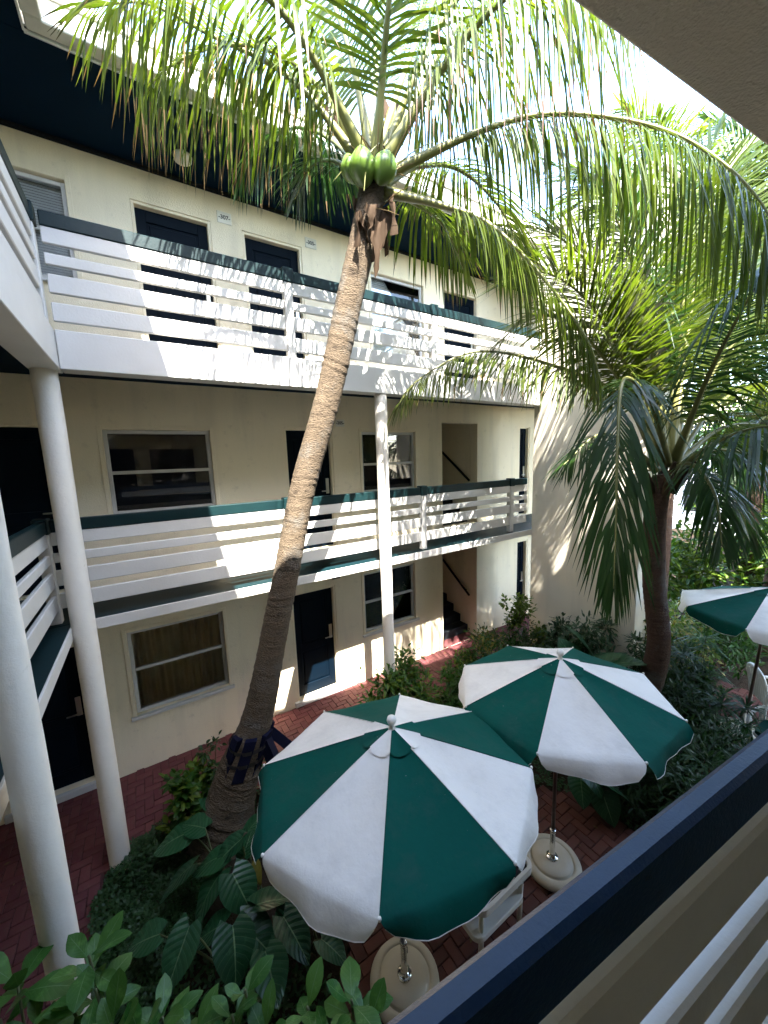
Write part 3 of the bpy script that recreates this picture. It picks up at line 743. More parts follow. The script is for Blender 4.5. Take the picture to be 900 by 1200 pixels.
cz = on_trunk(1.12); tax = (on_trunk(1.35)-on_trunk(.9)).normalized()
for k, an in enumerate((-165, -112, -55, 5, 90)):
    dvec = V((cos(radians(an)), sin(radians(an)), 0)); cc = cz+dvec*.195
    tg = V((-dvec.y, dvec.x, 0)); b = MB(); vs = []
    for e_ in (cc-tax*.25, cc+tax*.22):
        for s_, t_ in ((-1, -1), (1, -1), (1, 1), (-1, 1)): vs.append(e_+tg*s_*.062+dvec*t_*.03)
    b.add(vs, [(0, 1, 2, 3), (7, 6, 5, 4)]+[(i, (i+1) % 4, 4+(i+1) % 4, 4+i) for i in range(4)]); A2(b.build('cleat', M_brace, None))
for z_ in (1.06, 1.2):
    c_ = on_trunk(z_); b = MB(); n_ = 28; ring = [c_+V((cos(2*pi*k/n_), sin(2*pi*k/n_), 0))*.232 for k in range(n_)]
    vs = [r_+V((0, 0, s*.022)) for r_ in ring for s in (-1, 1)]
    b.add(vs, [(2*k, 2*((k+1) % n_), 2*((k+1) % n_)+1, 2*k+1) for k in range(n_)]); A2(b.build('strap', M_blackmetal, None))
timber(cz+V((.2, .02, .16)), V((cz.x+1.05, cz.y+.25, -.05)), .11, 'prop')
timber(cz+V((.16, -.14, .12)), V((cz.x+.5, cz.y-.4, -.05)), .11, 'prop')
timber(cz+V((-.08, .2, .05)), V((cz.x-.25, cz.y+.36, -.05)), .075, 'prop')

# palm 2: shorter palm in front of the end building
p2 = V((6.42, -2.25, 0)); c2 = hit(777, 556, 0, 6.45); d2 = (c2-CAM).dot(_f)
palm2 = empty('coconut_palm', p2, 'shorter stout palm with dark drooping fronds beside the second umbrella', 'palm tree')
B1 = PP(palm2)
tp = [V((p2.x, p2.y, -.05)), V((p2.x, p2.y, .5)), hit(771, 760, 0, 6.44), hit(766, 680, 0, 6.45), hit(767, 610, 0, 6.45), c2]
B1(trunk(None, tp, [.18, .155, .142, .137, .137, .12], M_trunkr, ring=.085))
def F2_(pts, **k): B1(frond(None, [at(*p) for p in pts], **k))
DP = [M_palmshade, M_palmdry]
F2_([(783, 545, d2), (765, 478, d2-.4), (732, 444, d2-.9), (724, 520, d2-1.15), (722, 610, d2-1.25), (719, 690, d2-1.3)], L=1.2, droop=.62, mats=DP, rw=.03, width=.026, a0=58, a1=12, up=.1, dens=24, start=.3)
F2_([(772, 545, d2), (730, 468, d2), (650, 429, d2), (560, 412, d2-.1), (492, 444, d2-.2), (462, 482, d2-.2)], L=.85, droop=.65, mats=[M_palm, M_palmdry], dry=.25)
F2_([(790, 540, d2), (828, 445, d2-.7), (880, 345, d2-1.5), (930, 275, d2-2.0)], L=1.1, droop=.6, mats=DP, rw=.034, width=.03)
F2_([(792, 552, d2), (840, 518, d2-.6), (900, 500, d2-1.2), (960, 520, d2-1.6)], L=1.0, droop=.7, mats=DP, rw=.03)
F2_([(785, 540, d2), (795, 430, d2-.1), (802, 320, d2-.3), (812, 220, d2-.5), (850, 140, d2-.7)], L=1.1, droop=.28, rw=.034, dens=38, width=.028)
F2_([(775, 540, d2), (745, 420, d2-.1), (705, 330, d2-.2), (650, 275, d2-.3), (590, 265, d2-.4)], L=1.05, droop=.34, dens=38, width=.028)
F2_([(772, 540, d2), (725, 445, d2-.15), (675, 385, d2-.2), (625, 370, d2-.2), (585, 400, d2-.2)], L=1.0, droop=.40, dens=38, width=.028)
F2_([(775, 540, d2), (735, 430, d2-.2), (690, 355, d2-.35), (640, 320, d2-.5), (590, 330, d2-.6)], L=1.05, droop=.28, dens=38, width=.028)
F2_([(782, 540, d2), (770, 420, d2-.05), (752, 320, d2-.1), (725, 245, d2-.2), (680, 205, d2-.3)], L=1.1, droop=.34, dens=38, width=.028)
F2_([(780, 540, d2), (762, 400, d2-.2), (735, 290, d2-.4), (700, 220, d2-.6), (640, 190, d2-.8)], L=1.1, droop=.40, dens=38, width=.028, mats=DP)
F2_([(786, 540, d2), (805, 400, d2+.1), (825, 280, d2+.1), (860, 190, d2+.1), (910, 150, d2)], L=1.15, droop=.28, dens=38, width=.028)
F2_([(788, 540, d2), (815, 420, d2+.4), (850, 330, d2+.8), (900, 280, d2+1.2)], L=1.1, droop=.34, dens=38, width=.028)
F2_([(790, 545, d2), (835, 480, d2+.4), (885, 450, d2+.8), (930, 470, d2+1.1)], L=1.0, droop=.40, dens=38, width=.028)
F2_([(790, 545, d2), (840, 430, d2-.2), (890, 380, d2-.4), (940, 370, d2-.6)], L=1.1, droop=.28, dens=38, width=.028)
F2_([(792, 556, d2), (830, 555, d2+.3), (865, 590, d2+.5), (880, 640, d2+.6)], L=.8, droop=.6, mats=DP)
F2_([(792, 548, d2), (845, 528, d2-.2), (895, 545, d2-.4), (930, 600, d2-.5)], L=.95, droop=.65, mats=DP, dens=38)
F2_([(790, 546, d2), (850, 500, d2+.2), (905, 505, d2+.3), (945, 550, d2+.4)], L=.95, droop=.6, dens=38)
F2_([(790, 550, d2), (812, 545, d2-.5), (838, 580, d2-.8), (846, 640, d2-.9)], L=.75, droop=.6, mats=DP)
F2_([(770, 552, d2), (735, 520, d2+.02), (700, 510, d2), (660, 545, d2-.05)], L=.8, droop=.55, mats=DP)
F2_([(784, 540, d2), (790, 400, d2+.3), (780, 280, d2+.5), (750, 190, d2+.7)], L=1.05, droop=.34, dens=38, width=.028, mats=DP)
for k in range(7):
    b = MB(); a = random.uniform(0, 6.28); p0 = c2+V((cos(a)*.12, sin(a)*.12, -.25)); b.tube([p0, p0+V((cos(a)*.1, sin(a)*.1, .25)), p0+V((cos(a)*.22, sin(a)*.22, .42))], [.05, .04, .02], 6)
    B1(b.build('cut_stalk', M_fibre, None, smooth=True))
for k in range(12):
    b = MB(); a = random.uniform(0, 6.28); p0 = c2+V((cos(a)*.1, sin(a)*.1, .05)); dv = V((cos(a), sin(a), random.uniform(0, .8))); ln = random.uniform(.3, .55)
    b.tube([p0+dv*ln*t+V((0, 0, -.5*ln*t*t)) for t in (0, .4, .7, 1)], [.008, .006, .005, .003], 5); B1(b.build('flower_stalk', M_rachis, None))

def generic_palm(base, crown, nf, length, label, seed, L=.85, mats=None):
    random.seed(seed)
    e = empty('coconut_palm', base, label, 'palm tree'); A = PP(e); b_ = V(base); c = V(crown)
    mid = b_.lerp(c, .5)+V((.1, .05, 0))
    A(trunk(None, [b_+V((0, 0, -.05)), b_.lerp(c, .25), mid, c], [.2, .17, .15, .13], M_trunkr, ring=.09))
    for k in range(nf):
        az = k*2.39996+random.uniform(-.2, .2); el = radians(78-100*(k/nf)+random.uniform(-6, 6))
        dv = V((cos(az)*cos(el), sin(az)*cos(el), sin(el))); ln = length*random.uniform(.85, 1.1)
        pts = []; p = c.copy(); d = dv.copy()
        for s in range(6):
            pts.append(p.copy()); p = p+d*(ln/5); d = (d+V((0, 0, -.2-.1*cos(el)))).normalized()
        A(frond(None, pts, L=L, droop=.4, mats=mats or [M_palm, M_palmdry], pairs=int(ln*20), width=.036))
    random.seed(seed+99)
cp3 = at(965, 310, 7.0)
generic_palm((cp3.x-.3, cp3.y+.1, 0), cp3, 26, 3.4, 'slender palm beyond the end building with sunlit upright fronds', 21, 1.0, [M_palmshade, M_palmdry])
cp4 = at(805, 290, 7.6)
generic_palm((cp4.x-.1, cp4.y+.05, 0), cp4, 24, 3.1, 'palm whose crown rises above the roof edge of the end building', 45, 1.0)
generic_palm((13.5, -1.6, 0), (13.3, -1.8, 5.0), 20, 3.0, 'distant palm standing over the sunlit hedge', 33, .9, [M_palmshade, M_palmdry])

# ------------------------------------------------------------------ umbrellas
def umbrella(c, off, green_odd, label, apex=2.345, rim=2.02, R=1.015, base_c=None, seed=1, tilt=(0, 0)):
    random.seed(seed)
    e = empty('patio_umbrella', (c[0], c[1], 0), label, 'umbrella', group=None)
    base_c = base_c or c; bx_, by_ = base_c[0]-c[0], base_c[1]-c[1]
    tip = lambda k: radians(off+45*k)
    TL = lambda v_: (v_[0], v_[1], v_[2]+tilt[0]*v_[0]+tilt[1]*v_[1])
    for k in range(8):
        mat = M_fabg if (k % 2 == 1) == green_odd else M_fabw
        a0, a1 = tip(k), tip(k+1); b = MB(); nr, na = 16, 14; vs = []
        droops = random.uniform(.12, .155); flare = random.uniform(.3, 1.0); ph = random.uniform(0, 6)
        for j in range(nr+1):
            t = .02+.98*j/nr
            for i in range(na+1):
                u = i/na; P0 = V((cos(a0), sin(a0), 0))*R; P1 = V((cos(a1), sin(a1), 0))*R; e_ = P0.lerp(P1, u)
                sag = .03*sin(pi*u)*sin(pi*min(1, t*.9))+.005*sin(u*pi*3+ph)*t*t*sin(pi*u)+.004*sin(t*9+ph*2+u*4)*sin(pi*u)
                z = apex-(apex-rim)*(t**1.06)-sag
                vs.append((e_.x*t, e_.y*t, z))
        nv = 5                                                            # valance falling from the rim
        am = (a0+a1)/2; out = V((cos(am), sin(am), 0))
        for j in range(1, nv+1):
            s = j/nv
            for i in range(na+1):
                u = i/na; e_ = V((cos(a0), sin(a0), 0)).lerp(V((cos(a1), sin(a1), 0)), u)*R
                wav = .02*sin(u*pi*2+ph)*s+.030*flare*sin(pi*u)*s+.008*sin(u*17+ph*3)*s
                drop = droops*s*(.42+.62*max(0, sin(pi*u))**.22+.08*sin(u*7+ph))
                inn = (.055*(1-u)**6+.055*u**6)*s
                q_ = e_+out*(.035*sin(s*pi*.5)+wav)+V((0, 0, rim-drop))
                q_ -= V((cos(a0)*(-1)+cos(a1), sin(a0)*(-1)+sin(a1), 0))*((u**8-(1-u)**8)*.03*s)
                vs.append((q_.x, q_.y, q_.z))
        rows = nr+nv
        fs = [(j*(na+1)+i, j*(na+1)+i+1, (j+1)*(na+1)+i+1, (j+1)*(na+1)+i) for j in range(rows) for i in range(na)]
        vs = [V(TL(v_)) for v_ in vs]; b.add(vs, fs)
        pn = b.build('canopy_panel', mat, e, smooth=True)
        # hem piping along the valance edge
        h = MB(); h.tube([V(v_) for v_ in vs[rows*(na+1):]], .0022, 5); h.build('piping', M_fabw, pn)
        # seam tape on the rib line
        sm = MB(); pts_ = [V(TL((cos(a0)*R*t, sin(a0)*R*t, apex-(apex-rim)*t**1.06+.002))) for t in [.02+.98*q_/10 for q_ in range(11)]]
        sm.tube(pts_, .0035, 5); sm.build('seam', M_fabw if mat is M_fabw else M_fabg, pn)
        # small vent flap over the top
        v2 = MB(); vs = []
        for j in range(6):
            t = .03+.205*j/5
            for i in range(7):
                u = i/6; e_ = V((cos(a0), sin(a0), 0)).lerp(V((cos(a1), sin(a1), 0)), u)*R
                tt = t*(1-.13*(2*u-1)**4*(j/5)); vs.append((e_.x*tt, e_.y*tt, apex-(apex-rim)*tt**1.06-.035*sin(pi*u)*sin(pi*min(1, tt*.9))+.010+.006*(j/5)))
        vs = [TL(v_) for v_ in vs]; v2.add(vs, [(j*7+i, j*7+i+1, (j+1)*7+i+1, (j+1)*7+i) for j in range(5) for i in range(6)])
        v2.build('vent_flap', mat, e, smooth=True)
        rb = MB(); rb.tube([TL((cos(a0)*t*R, sin(a0)*t*R, apex-(apex-rim)*t**1.06-.022)) for t in (.05, .5, .99)], .008, 6)
        rb.build('rib', M_whiteresin, e)
        cp = MB(); cp.lathe([(.002, -.011), (.008, -.009), (.010, 0), (.008, .008), (.002, .010)], TL((cos(a0)*R, sin(a0)*R, rim+.004)), 10); cp.build('rib_tip', M_whiteresin, e, smooth=True)
    b = MB(); b.lathe([(.02, -.03), (.028, 0), (.02, .012), (.016, .03), (.03, .045), (.036, .065), (.03, .088), (.012, .1), (.001, .102)], (0, 0, apex+.0), 18); b.build('finial', M_whiteresin, e, smooth=True)
    b = MB(); b.tube([(bx_, by_, .1), (0, 0, apex-.02)], .019, 12); b.build('pole', M_pole, e, smooth=True)
    b = MB(); b.lathe([(.03, -.04), (.045, -.03), (.045, .03), (.03, .04)], (0, 0, 1.72), 14); hub = b.build('runner', M_whiteresin, e, smooth=True)
    for k in range(8):
        a = tip(k); b = MB(); b.tube([(cos(a)*.04, sin(a)*.04, 1.72), TL((cos(a)*.55*R, sin(a)*.55*R, apex-(apex-rim)*.55**1.06-.03))], .006, 6); b.build('strut', M_whiteresin, e)
    base = MB(); base.lathe([(.27, 0), (.285, .012), (.288, .045), (.275, .068), (.235, .078), (.215, .078), (.212, .07), (.205, .07), (.2, .082), (.19, .095), (.12, .102), (.05, .104), (.001, .104)], (bx_, by_, .002), 40)
    bo = base.build('base', M_resin, e, smooth=True)
    pl = MB(); pl.lathe([(.062, .104), (.062, .11), (.05, .118), (.03, .124), (.026, .16), (.026, .40), (.03, .402), (.03, .43), (.021, .434)], (bx_, by_, .002), 20); pl.build('collar', M_chrome, bo, smooth=True)
    for k in range(4):
        a = pi/4+k*pi/2; s = MB(); s.lathe([(.009, .112), (.009, .122), (.004, .124)], (bx_+.043*cos(a), by_+.043*sin(a), .002), 8); s.build('bolt', M_blackmetal, bo)
    kb = MB(); kb.tube([(bx_, by_, .26), (bx_+.05, by_+.03, .26)], .006, 6); kb.tube([(bx_+.05, by_+.03, .235), (bx_+.05, by_+.03, .285)], .009, 8); kb.build('clamp_knob', M_blackmetal, bo)
    return e
umbrella((1.894, -2.393), 7.3, True, 'green and white striped umbrella nearest the leaning palm trunk', base_c=(1.92, -2.42), seed=3, tilt=(-.03, -.1))
umbrella((3.764, -2.557), 23.5, True, 'green and white striped umbrella beside the shorter palm and brick patio', base_c=(3.75, -2.555), seed=5, tilt=(0, -.05), R=.98)
umbrella((7.80, -3.20), 0, True, 'green and white striped umbrella standing over the white slotted chair', base_c=(7.79, -3.08), seed=8)

# two-tier serving cart with dark inset top
ct = empty('serving_cart', (2.76, -2.50, 0), 'white two tier resin cart with dark inset top beneath the umbrella', 'cart')
def rrect(w, d, r, n=6):
    out = []
    for cx, cy, a in ((w/2-r, d/2-r, 0), (-w/2+r, d/2-r, pi/2), (-w/2+r, -d/2+r, pi), (w/2-r, -d/2+r, 1.5*pi)):
        for k in range(n+1): t = a+pi/2*k/n; out.append((cx+r*cos(t), cy+r*sin(t)))
    return out
def slab_r(w, d, r, z0, z1, name, mat, parent):
    b = MB(); o = rrect(w, d, r); i_ = rrect(w-.012, d-.012, r-.006); n_ = len(o)
    vs = [(x, y, z0) for x, y in o]+[(x, y, z1-.006) for x, y in o]+[(x, y, z1) for x, y in i_]
    b.add(vs, [tuple(range(n_))[::-1], tuple(range(2*n_, 3*n_))]+[(k+m_*n_, (k+1) % n_+m_*n_, (k+1) % n_+(m_+1)*n_, k+(m_+1)*n_) for m_ in (0, 1) for k in range(n_)])
    return b.build(name, mat, parent)
slab_r(.60, .54, .06, .665, .70, 'inset_top', M_darktop, ct)
b = MB(); o1 = rrect(.67, .60, .07); o2 = rrect(.605, .545, .055); n_ = len(o1)
vs = [(x, y, .66) for x, y in o1]+[(x, y, .725) for x, y in o1]+[(x, y, .725) for x, y in o2]+[(x, y, .66) for x, y in o2]
b.add(vs, [(k+m_*n_, (k+1) % n_+m_*n_, (k+1) % n_+((m_+1) % 4)*n_, k+((m_+1) % 4)*n_) for m_ in range(4) for k in range(n_)]); b.build('rim', M_whiteresin, ct)
o = slab_r(.62, .56, .08, .36, .41, 'lower_shelf', M_whiteresin, ct); o.location = (-.03, .02, 0)
for sx in (-1, 1):
    for sy in (-1, 1):
        b = MB(); b.tube([(sx*.25, sy*.21, 0), (sx*.255, sy*.22, .66)], .022, 10); b.build('leg', M_whiteresin, ct, smooth=True)

# resin armchairs under the third umbrella
def chair(loc, rz, label, cushion=True):
    e = empty('patio_chair', loc, label, 'chair', rot=(0, 0, rz))
    slab_r(.46, .46, .08, .40, .43, 'seat', M_whiteresin, e)
    if cushion: o = slab_r(.43, .43, .07, .432, .485, 'cushion', M_cushion, e)
    arch = [(-.23, .22, .42), (-.235, .25, .62), (-.22, .29, .80), (-.15, .315, .91), (0, .325, .95), (.15, .315, .91), (.22, .29, .80), (.235, .25, .62), (.23, .22, .42)]
    rs, _ = spline(arch, 32); b = MB(); b.tube(rs, .026, 8); bf = b.build('back_frame', M_whiteresin, e, smooth=True)
    for k in range(7):
        x = -.165+.055*k; zt = .95-.09*(abs(x)/.2)**2.2-.03; b = MB(); b.tube([(x, .225, .43), (x, .262, .66), (x, .31, zt)], .0215, 6); b.build('back_slat', M_whiteresin, e)
    for s in (-1, 1):
        b = MB(); rs, _ = spline([(s*.24, .25, .64), (s*.27, .05, .655), (s*.275, -.16, .65), (s*.27, -.24, .61), (s*.265, -.24, .55), (s*.265, -.19, .55)], 24); b.tube(rs, .024, 8); b.build('armrest', M_whiteresin, e, smooth=True)
        for y in (-.2, .2):
            b = MB(); b.tube([(s*.235, y*1.1, 0), (s*.25, y, .42), (s*.262, y, .62)], .02, 8); b.build('leg', M_whiteresin, e, smooth=True)
    return e
chair((8.4, -3.3, 0), radians(37), 'white slotted back armchair with green seat pad under the umbrella')
chair((7.4, -3.52, 0), radians(-93), 'white slotted back armchair facing away with curled arms', True)

# ------------------------------------------------------------------ plants
random.seed(11)
def leaf_pts(L, W, fold, curl, shape, nseg=7):
    """big leaf along +x, from stalk to tip; returns verts, faces, uvs"""
    vs = []; uv = []
    for j in range(nseg+1):
        t = j/nseg
        if shape == 'heart': w = W*.5*(sin(pi*min(1, t*.93+.07)**.72))**.85; x = L*(t-.0)
        elif shape == 'obovate': w = W*.5*max(.02, sin(pi*t**1.25))**.8; x = L*t
        else: w = W*.5*max(.01, sin(pi*t))**.9; x = L*t
        z = -curl*L*t*t
        back = -.20*L*(1-t)**3 if shape == 'heart' else 0
        for q_ in (-1, -.5, 0, .5, 1):
            vs.append((x+back*abs(q_)+.05*L*abs(q_)*(0 if t > .9 else 1)*0, q_*w, z+fold*abs(q_)*w-(.10*w*q_*q_)+.02*L*sin(t*9+q_*3)*abs(q_)))
            uv.append((t, .5+q_*.5))
    fs = [(j*5+i, j*5+i+1, (j+1)*5+i+1, (j+1)*5+i) for j in range(nseg) for i in range(4)]
    return vs, fs, uv
def leaf_mesh(name, mat, L, W, fold, curl, shape):
    b = MB(); v_, f_, u_ = leaf_pts(L, W, fold, curl, shape); b.add(v_, f_, 0, u_); return b.mesh(name, mat, True)
EARS = [leaf_mesh('leaf', M_elephant, 1, w_, fo_, c, 'heart') for w_, fo_, c in ((.92, .22, .12), (.80, .30, .25), (1.0, .16, .38), (.72, .34, .18), (.88, .1, .3))]
SPR = [leaf_mesh('leaf', M_sprig, 1, w_, fo_, c, 'obovate') for w_, fo_, c in ((.52, .25, .05), (.44, .32, .18), (.58, .16, .32), (.48, .2, -.08))]
PADD = [leaf_mesh('leaf', M_shrub, 1, .42, .3, c, 'ellipse') for c in (.1, .3)]
def place_leaf(parent, me, p, az, el, size, roll=0):
    o = link('leaf', me, parent); o.location = V(p)-V(parent.location)
    o.rotation_mode = 'QUATERNION'
    o.rotation_quaternion = Quaternion((0, 0, 1), az) @ Quaternion((0, 1, 0), -el) @ Quaternion((1, 0, 0), roll)
    o.scale = (size,)*3; return o
def stem(parent, p, q_, r0, r1, mat, name='stem', bow=.0):
    p, q_ = V(p), V(q_); m = p.lerp(q_, .5)+V((0, 0, bow)); b = MB(); rs, _ = spline([p, m, q_], 8)
    b.tube(rs, [r0+(r1-r0)*i/8 for i in range(9)], 6); o = b.build(name, mat, None, smooth=True)
    o.parent = parent; o.matrix_parent_inverse = Matrix.Translation(-V(parent.location)); return o
def elephant(base, leaves, label):
    """leaves: (px, py, z of leaf centre, azimuth deg the tip points to, elevation deg, length)"""
    e = empty('elephant_ear_plant', base, label, 'plant')
    for (px, py, z, az, el, L) in leaves:
        c = hit(px, py, 2, z); a = radians(az); eL = radians(el)
        dv = V((cos(a)*cos(eL), sin(a)*cos(eL), sin(eL))); p0 = c-dv*L*.45
        L *= 1.08; eL = eL*.6; dv = V((cos(a)*cos(eL), sin(a)*cos(eL), sin(eL))); p0 = c-dv*L*.45; a += random.uniform(-.35, .35); place_leaf(e, random.choice(EARS), p0, a, eL+random.uniform(-.15, .2), L*random.uniform(.82, 1.05), random.uniform(-.45, .45))
        bs = V(base)+V((random.uniform(-.08, .08), random.uniform(-.08, .08), 0)); stem(e, bs, p0+V((0, 0, -.004)), .012, .007, M_stem, 'leaf_stalk', .08)
    return e
# azimuths: -120 points towards the camera, 150 to the left of the picture
elephant((.78, -.72, 0), [(203, 985, .40, 165, -25, .36), (230, 965, .50, 120, -10, .30), (255, 945, .55, -60, -35, .33), (200, 1028, .42, 170, -20, .40), (245, 1012, .5, 160, -30, .36)],
         'glossy elephant ear plant with broad leaves at the foot of the leaning palm')
elephant((1.05, -1.15, 0), [(240, 1048, .45, -160, -35, .38), (282, 1052, .5, -80, -50, .40), (290, 985, .5, 60, 20, .26), (325, 1060, .40, -20, -30, .38), (300, 962, .5, 30, 10, .24), (268, 1000, .6, 200, -20, .3)],
         'elephant ear plant whose leaves reach under the nearest umbrella edge')
elephant((.75, -1.75, 0), [(212, 1125, .55, -120, -45, .36), (272, 1125, .55, -105, -55, .38), (318, 1150, .45, -90, -50, .34), (240, 1095, .35, 160, -30, .34), (300, 1105, .3, -60, -40, .4), (165, 1110, .4, 170, -30, .3)],
         'dark elephant ear plant with hanging leaves above the green sprigs')
elephant((1.35, -1.75, 0), [(350, 1095, .35, -60, -40, .36), (380, 1060, .3, -20, -25, .34), (345, 1045, .3, 10, -20, .36), (395, 1110, .25, -40, -40, .3)],
         'shaded elephant ear plant beneath the striped canopy')
elephant((5.1, -2.1, 0), [(700, 915, .45, -100, -30, .36), (730, 930, .4, -60, -40, .38), (680, 925, .3, -150, -30, .32), (745, 905, .5, -20, -20, .34), (715, 945, .25, -110, -50, .3)],
         'broad leaved dark plant at the brick edge below the second umbrella')
yl = leaf_mesh('leaf', M_yellow, 1, .6, .3, .35, 'heart')
py_ = bpy.data.objects['elephant_ear_plant']
place_leaf(py_, yl, hit(300, 1012, 2, .52), radians(-100), radians(-40), .17, .4)['label'] = 'yellowing withered leaf'
# big paddle leaves against the end building
e = empty('paddle_leaf_plant', (6.1, -.9, 0), 'upright broad paddle leaves rising behind the second umbrella finial', 'plant')
for (px, py, z, az, el, L) in [(683, 752, 1.0, 120, 55, .62), (705, 770, .85, -30, 40, .6), (730, 775, .75, -40, 15, .62), (652, 762, .8, 170, 40, .45), (668, 765, .9, 90, 50, .5)]:
    c = hit(px, py, 0, 6.1); a, eL = radians(az), radians(el); dv = V((cos(a)*cos(eL), sin(a)*cos(eL), sin(eL))); p0 = c-dv*L*.45
    place_leaf(e, random.choice(EARS), p0, a, eL, L, random.uniform(-.3, .3)); stem(e, (6.1, -.9, 0), p0, .016, .009, M_stem, 'leaf_stalk', .1)

# foreground sprigs: tall stems with rosettes of obovate leaves
def sprig_plant(base, tips, label):
    e = empty('sprig_plant', base, label, 'plant')
    for (px, py, d, nl, L) in tips:
        c = at(px, py, d); stem(e, V(base)+V((random.uniform(-.1, .1), random.uniform(-.1, .1), 0)), c, .014, .006, M_stem, 'stem', .0)
        a0 = random.uniform(0, 6.28)
        for k in range(nl):
            az = a0+k*2.4; el = radians(random.choice((10, 25, 45, 60)) if k < nl*.6 else random.uniform(-25, 10))
            p0 = c+V((0, 0, -.018*k))+V((cos(az), sin(az), 0))*.012
            place_leaf(e, random.choice(SPR), p0, az, el, L*random.uniform(.7, 1.1), random.uniform(-.3, .3))
    return e
sprig_plant((-.05, -2.75, 0), [(20, 1150, 1.75, 6, .2), (40, 1200, 1.7, 6, .18), (0, 1195, 1.7, 5, .18)], 'long leaved green sprig on brown stems beside the brick walkway')
sprig_plant((.2, -2.6, 0), [(104, 1120, 1.75, 7, .17), (112, 1160, 1.7, 8, .17), (84, 1180, 1.68, 7, .16), (130, 1200, 1.6, 7, .16)], 'bushy green sprig in front of the foot of a white column')
sprig_plant((.55, -3.0, 0), [(190, 1192, 1.65, 8, .15), (225, 1208, 1.6, 7, .15), (165, 1210, 1.6, 6, .15)], 'green sprig with one yellow green leaf below the elephant ears')
sprig_plant((.85, -3.1, 0), [(287, 1160, 1.6, 6, .12), (272, 1190, 1.58, 8, .13), (310, 1205, 1.55, 7, .13)], 'pale young green sprig with upright tip leaf before the dark leaves')
sprig_plant((1.2, -3.2, 0), [(360, 1180, 1.6, 5, .13), (412, 1172, 1.58, 7, .16), (430, 1195, 1.55, 6, .15), (385, 1210, 1.5, 6, .14)], 'fresh green sprig spreading over the white umbrella base')

# leafy shrubs: real leaf faces spread through a volume in clumps
def shrub(base, size, n, L, W, mat, label, name='shrub', clumps=14, seed=0, mat2=None, cat='shrub', zc=.55, hang=.3, group=None, nst=7):
    rd = random.Random(seed*77+5); e = empty(name, base, label, cat, group=group); b0 = V(base); b = MB(); cl = []
    for k in range(clumps):
        while True:
            q_ = V((rd.uniform(-1, 1), rd.uniform(-1, 1), rd.uniform(-1, 1)))
            if .25 < q_.length < 1: break
        cl.append(V((q_.x*size[0], q_.y*size[1], size[2]*zc+q_.z*size[2]*(1-zc)*.95)))
    for k in range(n):
        c = rd.choice(cl); o_ = V((rd.gauss(0, 1), rd.gauss(0, 1), rd.gauss(0, 1)))*(.16*(size[0]+size[1]))
        p = c+o_*.62; p.z = max(.02, p.z)
        d = (o_.normalized()*.7+V((rd.gauss(0, .5), rd.gauss(0, .5), rd.uniform(-hang, .5)))).normalized()
        s = d.cross(V((0, 0, 1))); s = (s if s.length > .1 else V((1, 0, 0))).normalized(); nn = s.cross(d)
        s = (s+nn*rd.gauss(0, .35)).normalized(); nn = s.cross(d)
        l_ = L*rd.uniform(.6, 1.15); w_ = W*rd.uniform(.7, 1.1)
        m1 = p+d*l_*.35; m2 = p+d*l_*.72-V((0, 0, l_*.05)); t = p+d*l_-V((0, 0, l_*.16))
        vs = [p, m1+s*w_*.5+nn*w_*.12, m1-s*w_*.5+nn*w_*.12, m2+s*w_*.36+nn*w_*.08, m2-s*w_*.36+nn*w_*.08, t, m1, m2]
        b.add(vs, [(0, 6, 1), (0, 2, 6), (6, 7, 3, 1), (2, 4, 7, 6), (7, 5, 3), (4, 5, 7)], 1 if (mat2 and rd.random() < .3) else 0)
    b.build('foliage', [mat, mat2] if mat2 else [mat], e)
    sb = MB()
    for k in range(min(nst, len(cl))):
        c = cl[k]; sb.tube([(c.x*.08, c.y*.08, 0), (c.x*.5, c.y*.5, c.z*.55), tuple(c)], [.012, .009, .004], 5)
    sb.build('stem', M_twig, e)
    return e
def rosette(base, heads, label, mat, blades=22, Lb=.34, name='umbrella_plant', seed=1):
    rd = random.Random(seed); e = empty(name, base, label, 'plant'); b = MB(); st = MB()
    for (dx, dy, dz) in heads:
        c = V((dx, dy, dz)); st.tube([(dx*.2, dy*.2, 0), (dx*.6, dy*.6, dz*.6), tuple(c)], [.01, .008, .006], 5)
        for k in range(blades):
            az = k*2.4+rd.uniform(-.1, .1); el = rd.uniform(-.35, .75); d = V((cos(az)*cos(el), sin(az)*cos(el), sin(el))); s = V((-sin(az), cos(az), 0)); l_ = Lb*rd.uniform(.75, 1.1); w = .028*rd.uniform(.8, 1.3)
            p = c; m = c+d*l_*.5; t = c+d*l_-V((0, 0, l_*.28))
            b.add([p-s*w*.3, p+s*w*.3, m+s*w*.5, m-s*w*.5, t], [(0, 1, 2, 3), (3, 2, 4)])
    b.build('foliage', mat, e); st.build('stem', M_stem, e); return e

# by the walls and the middle column
shrub((3.55, -.02, 0), (.68, .3, 1.3), 2000, .12, .045, M_shrub, 'leafy sunlit bush at the foot of the frond shadowed column', seed=1, mat2=M_shrubl, clumps=20)
shrub((4.45, -.35, 0), (.45, .3, .95), 1100, .11, .04, M_shrub, 'low dark leafed bush between the two umbrellas', seed=2, clumps=14)
shrub((5.55, .0, 0), (.45, .35, 1.15), 1200, .10, .035, M_shrub, 'loose bush with pale tips before the dark stairs', seed=3, mat2=M_yellow, clumps=14)
shrub((6.42, -.02, 0), (.38, .34, 1.12), 2200, .085, .026, M_shrub, 'dense rounded green bush beside the stair opening', seed=4, clumps=22)
shrub((6.5, .04, .95), (.25, .24, .7), 620, .10, .045, M_shrubl, 'bright yellow green topiary head above the rounded bush', seed=5, clumps=12, zc=.5)
shrub((6.7, -.55, 0), (.32, .36, 1.4), 620, .15, .045, M_fern, 'open grey green shrub with layered leaves against the end building', seed=6, clumps=10)
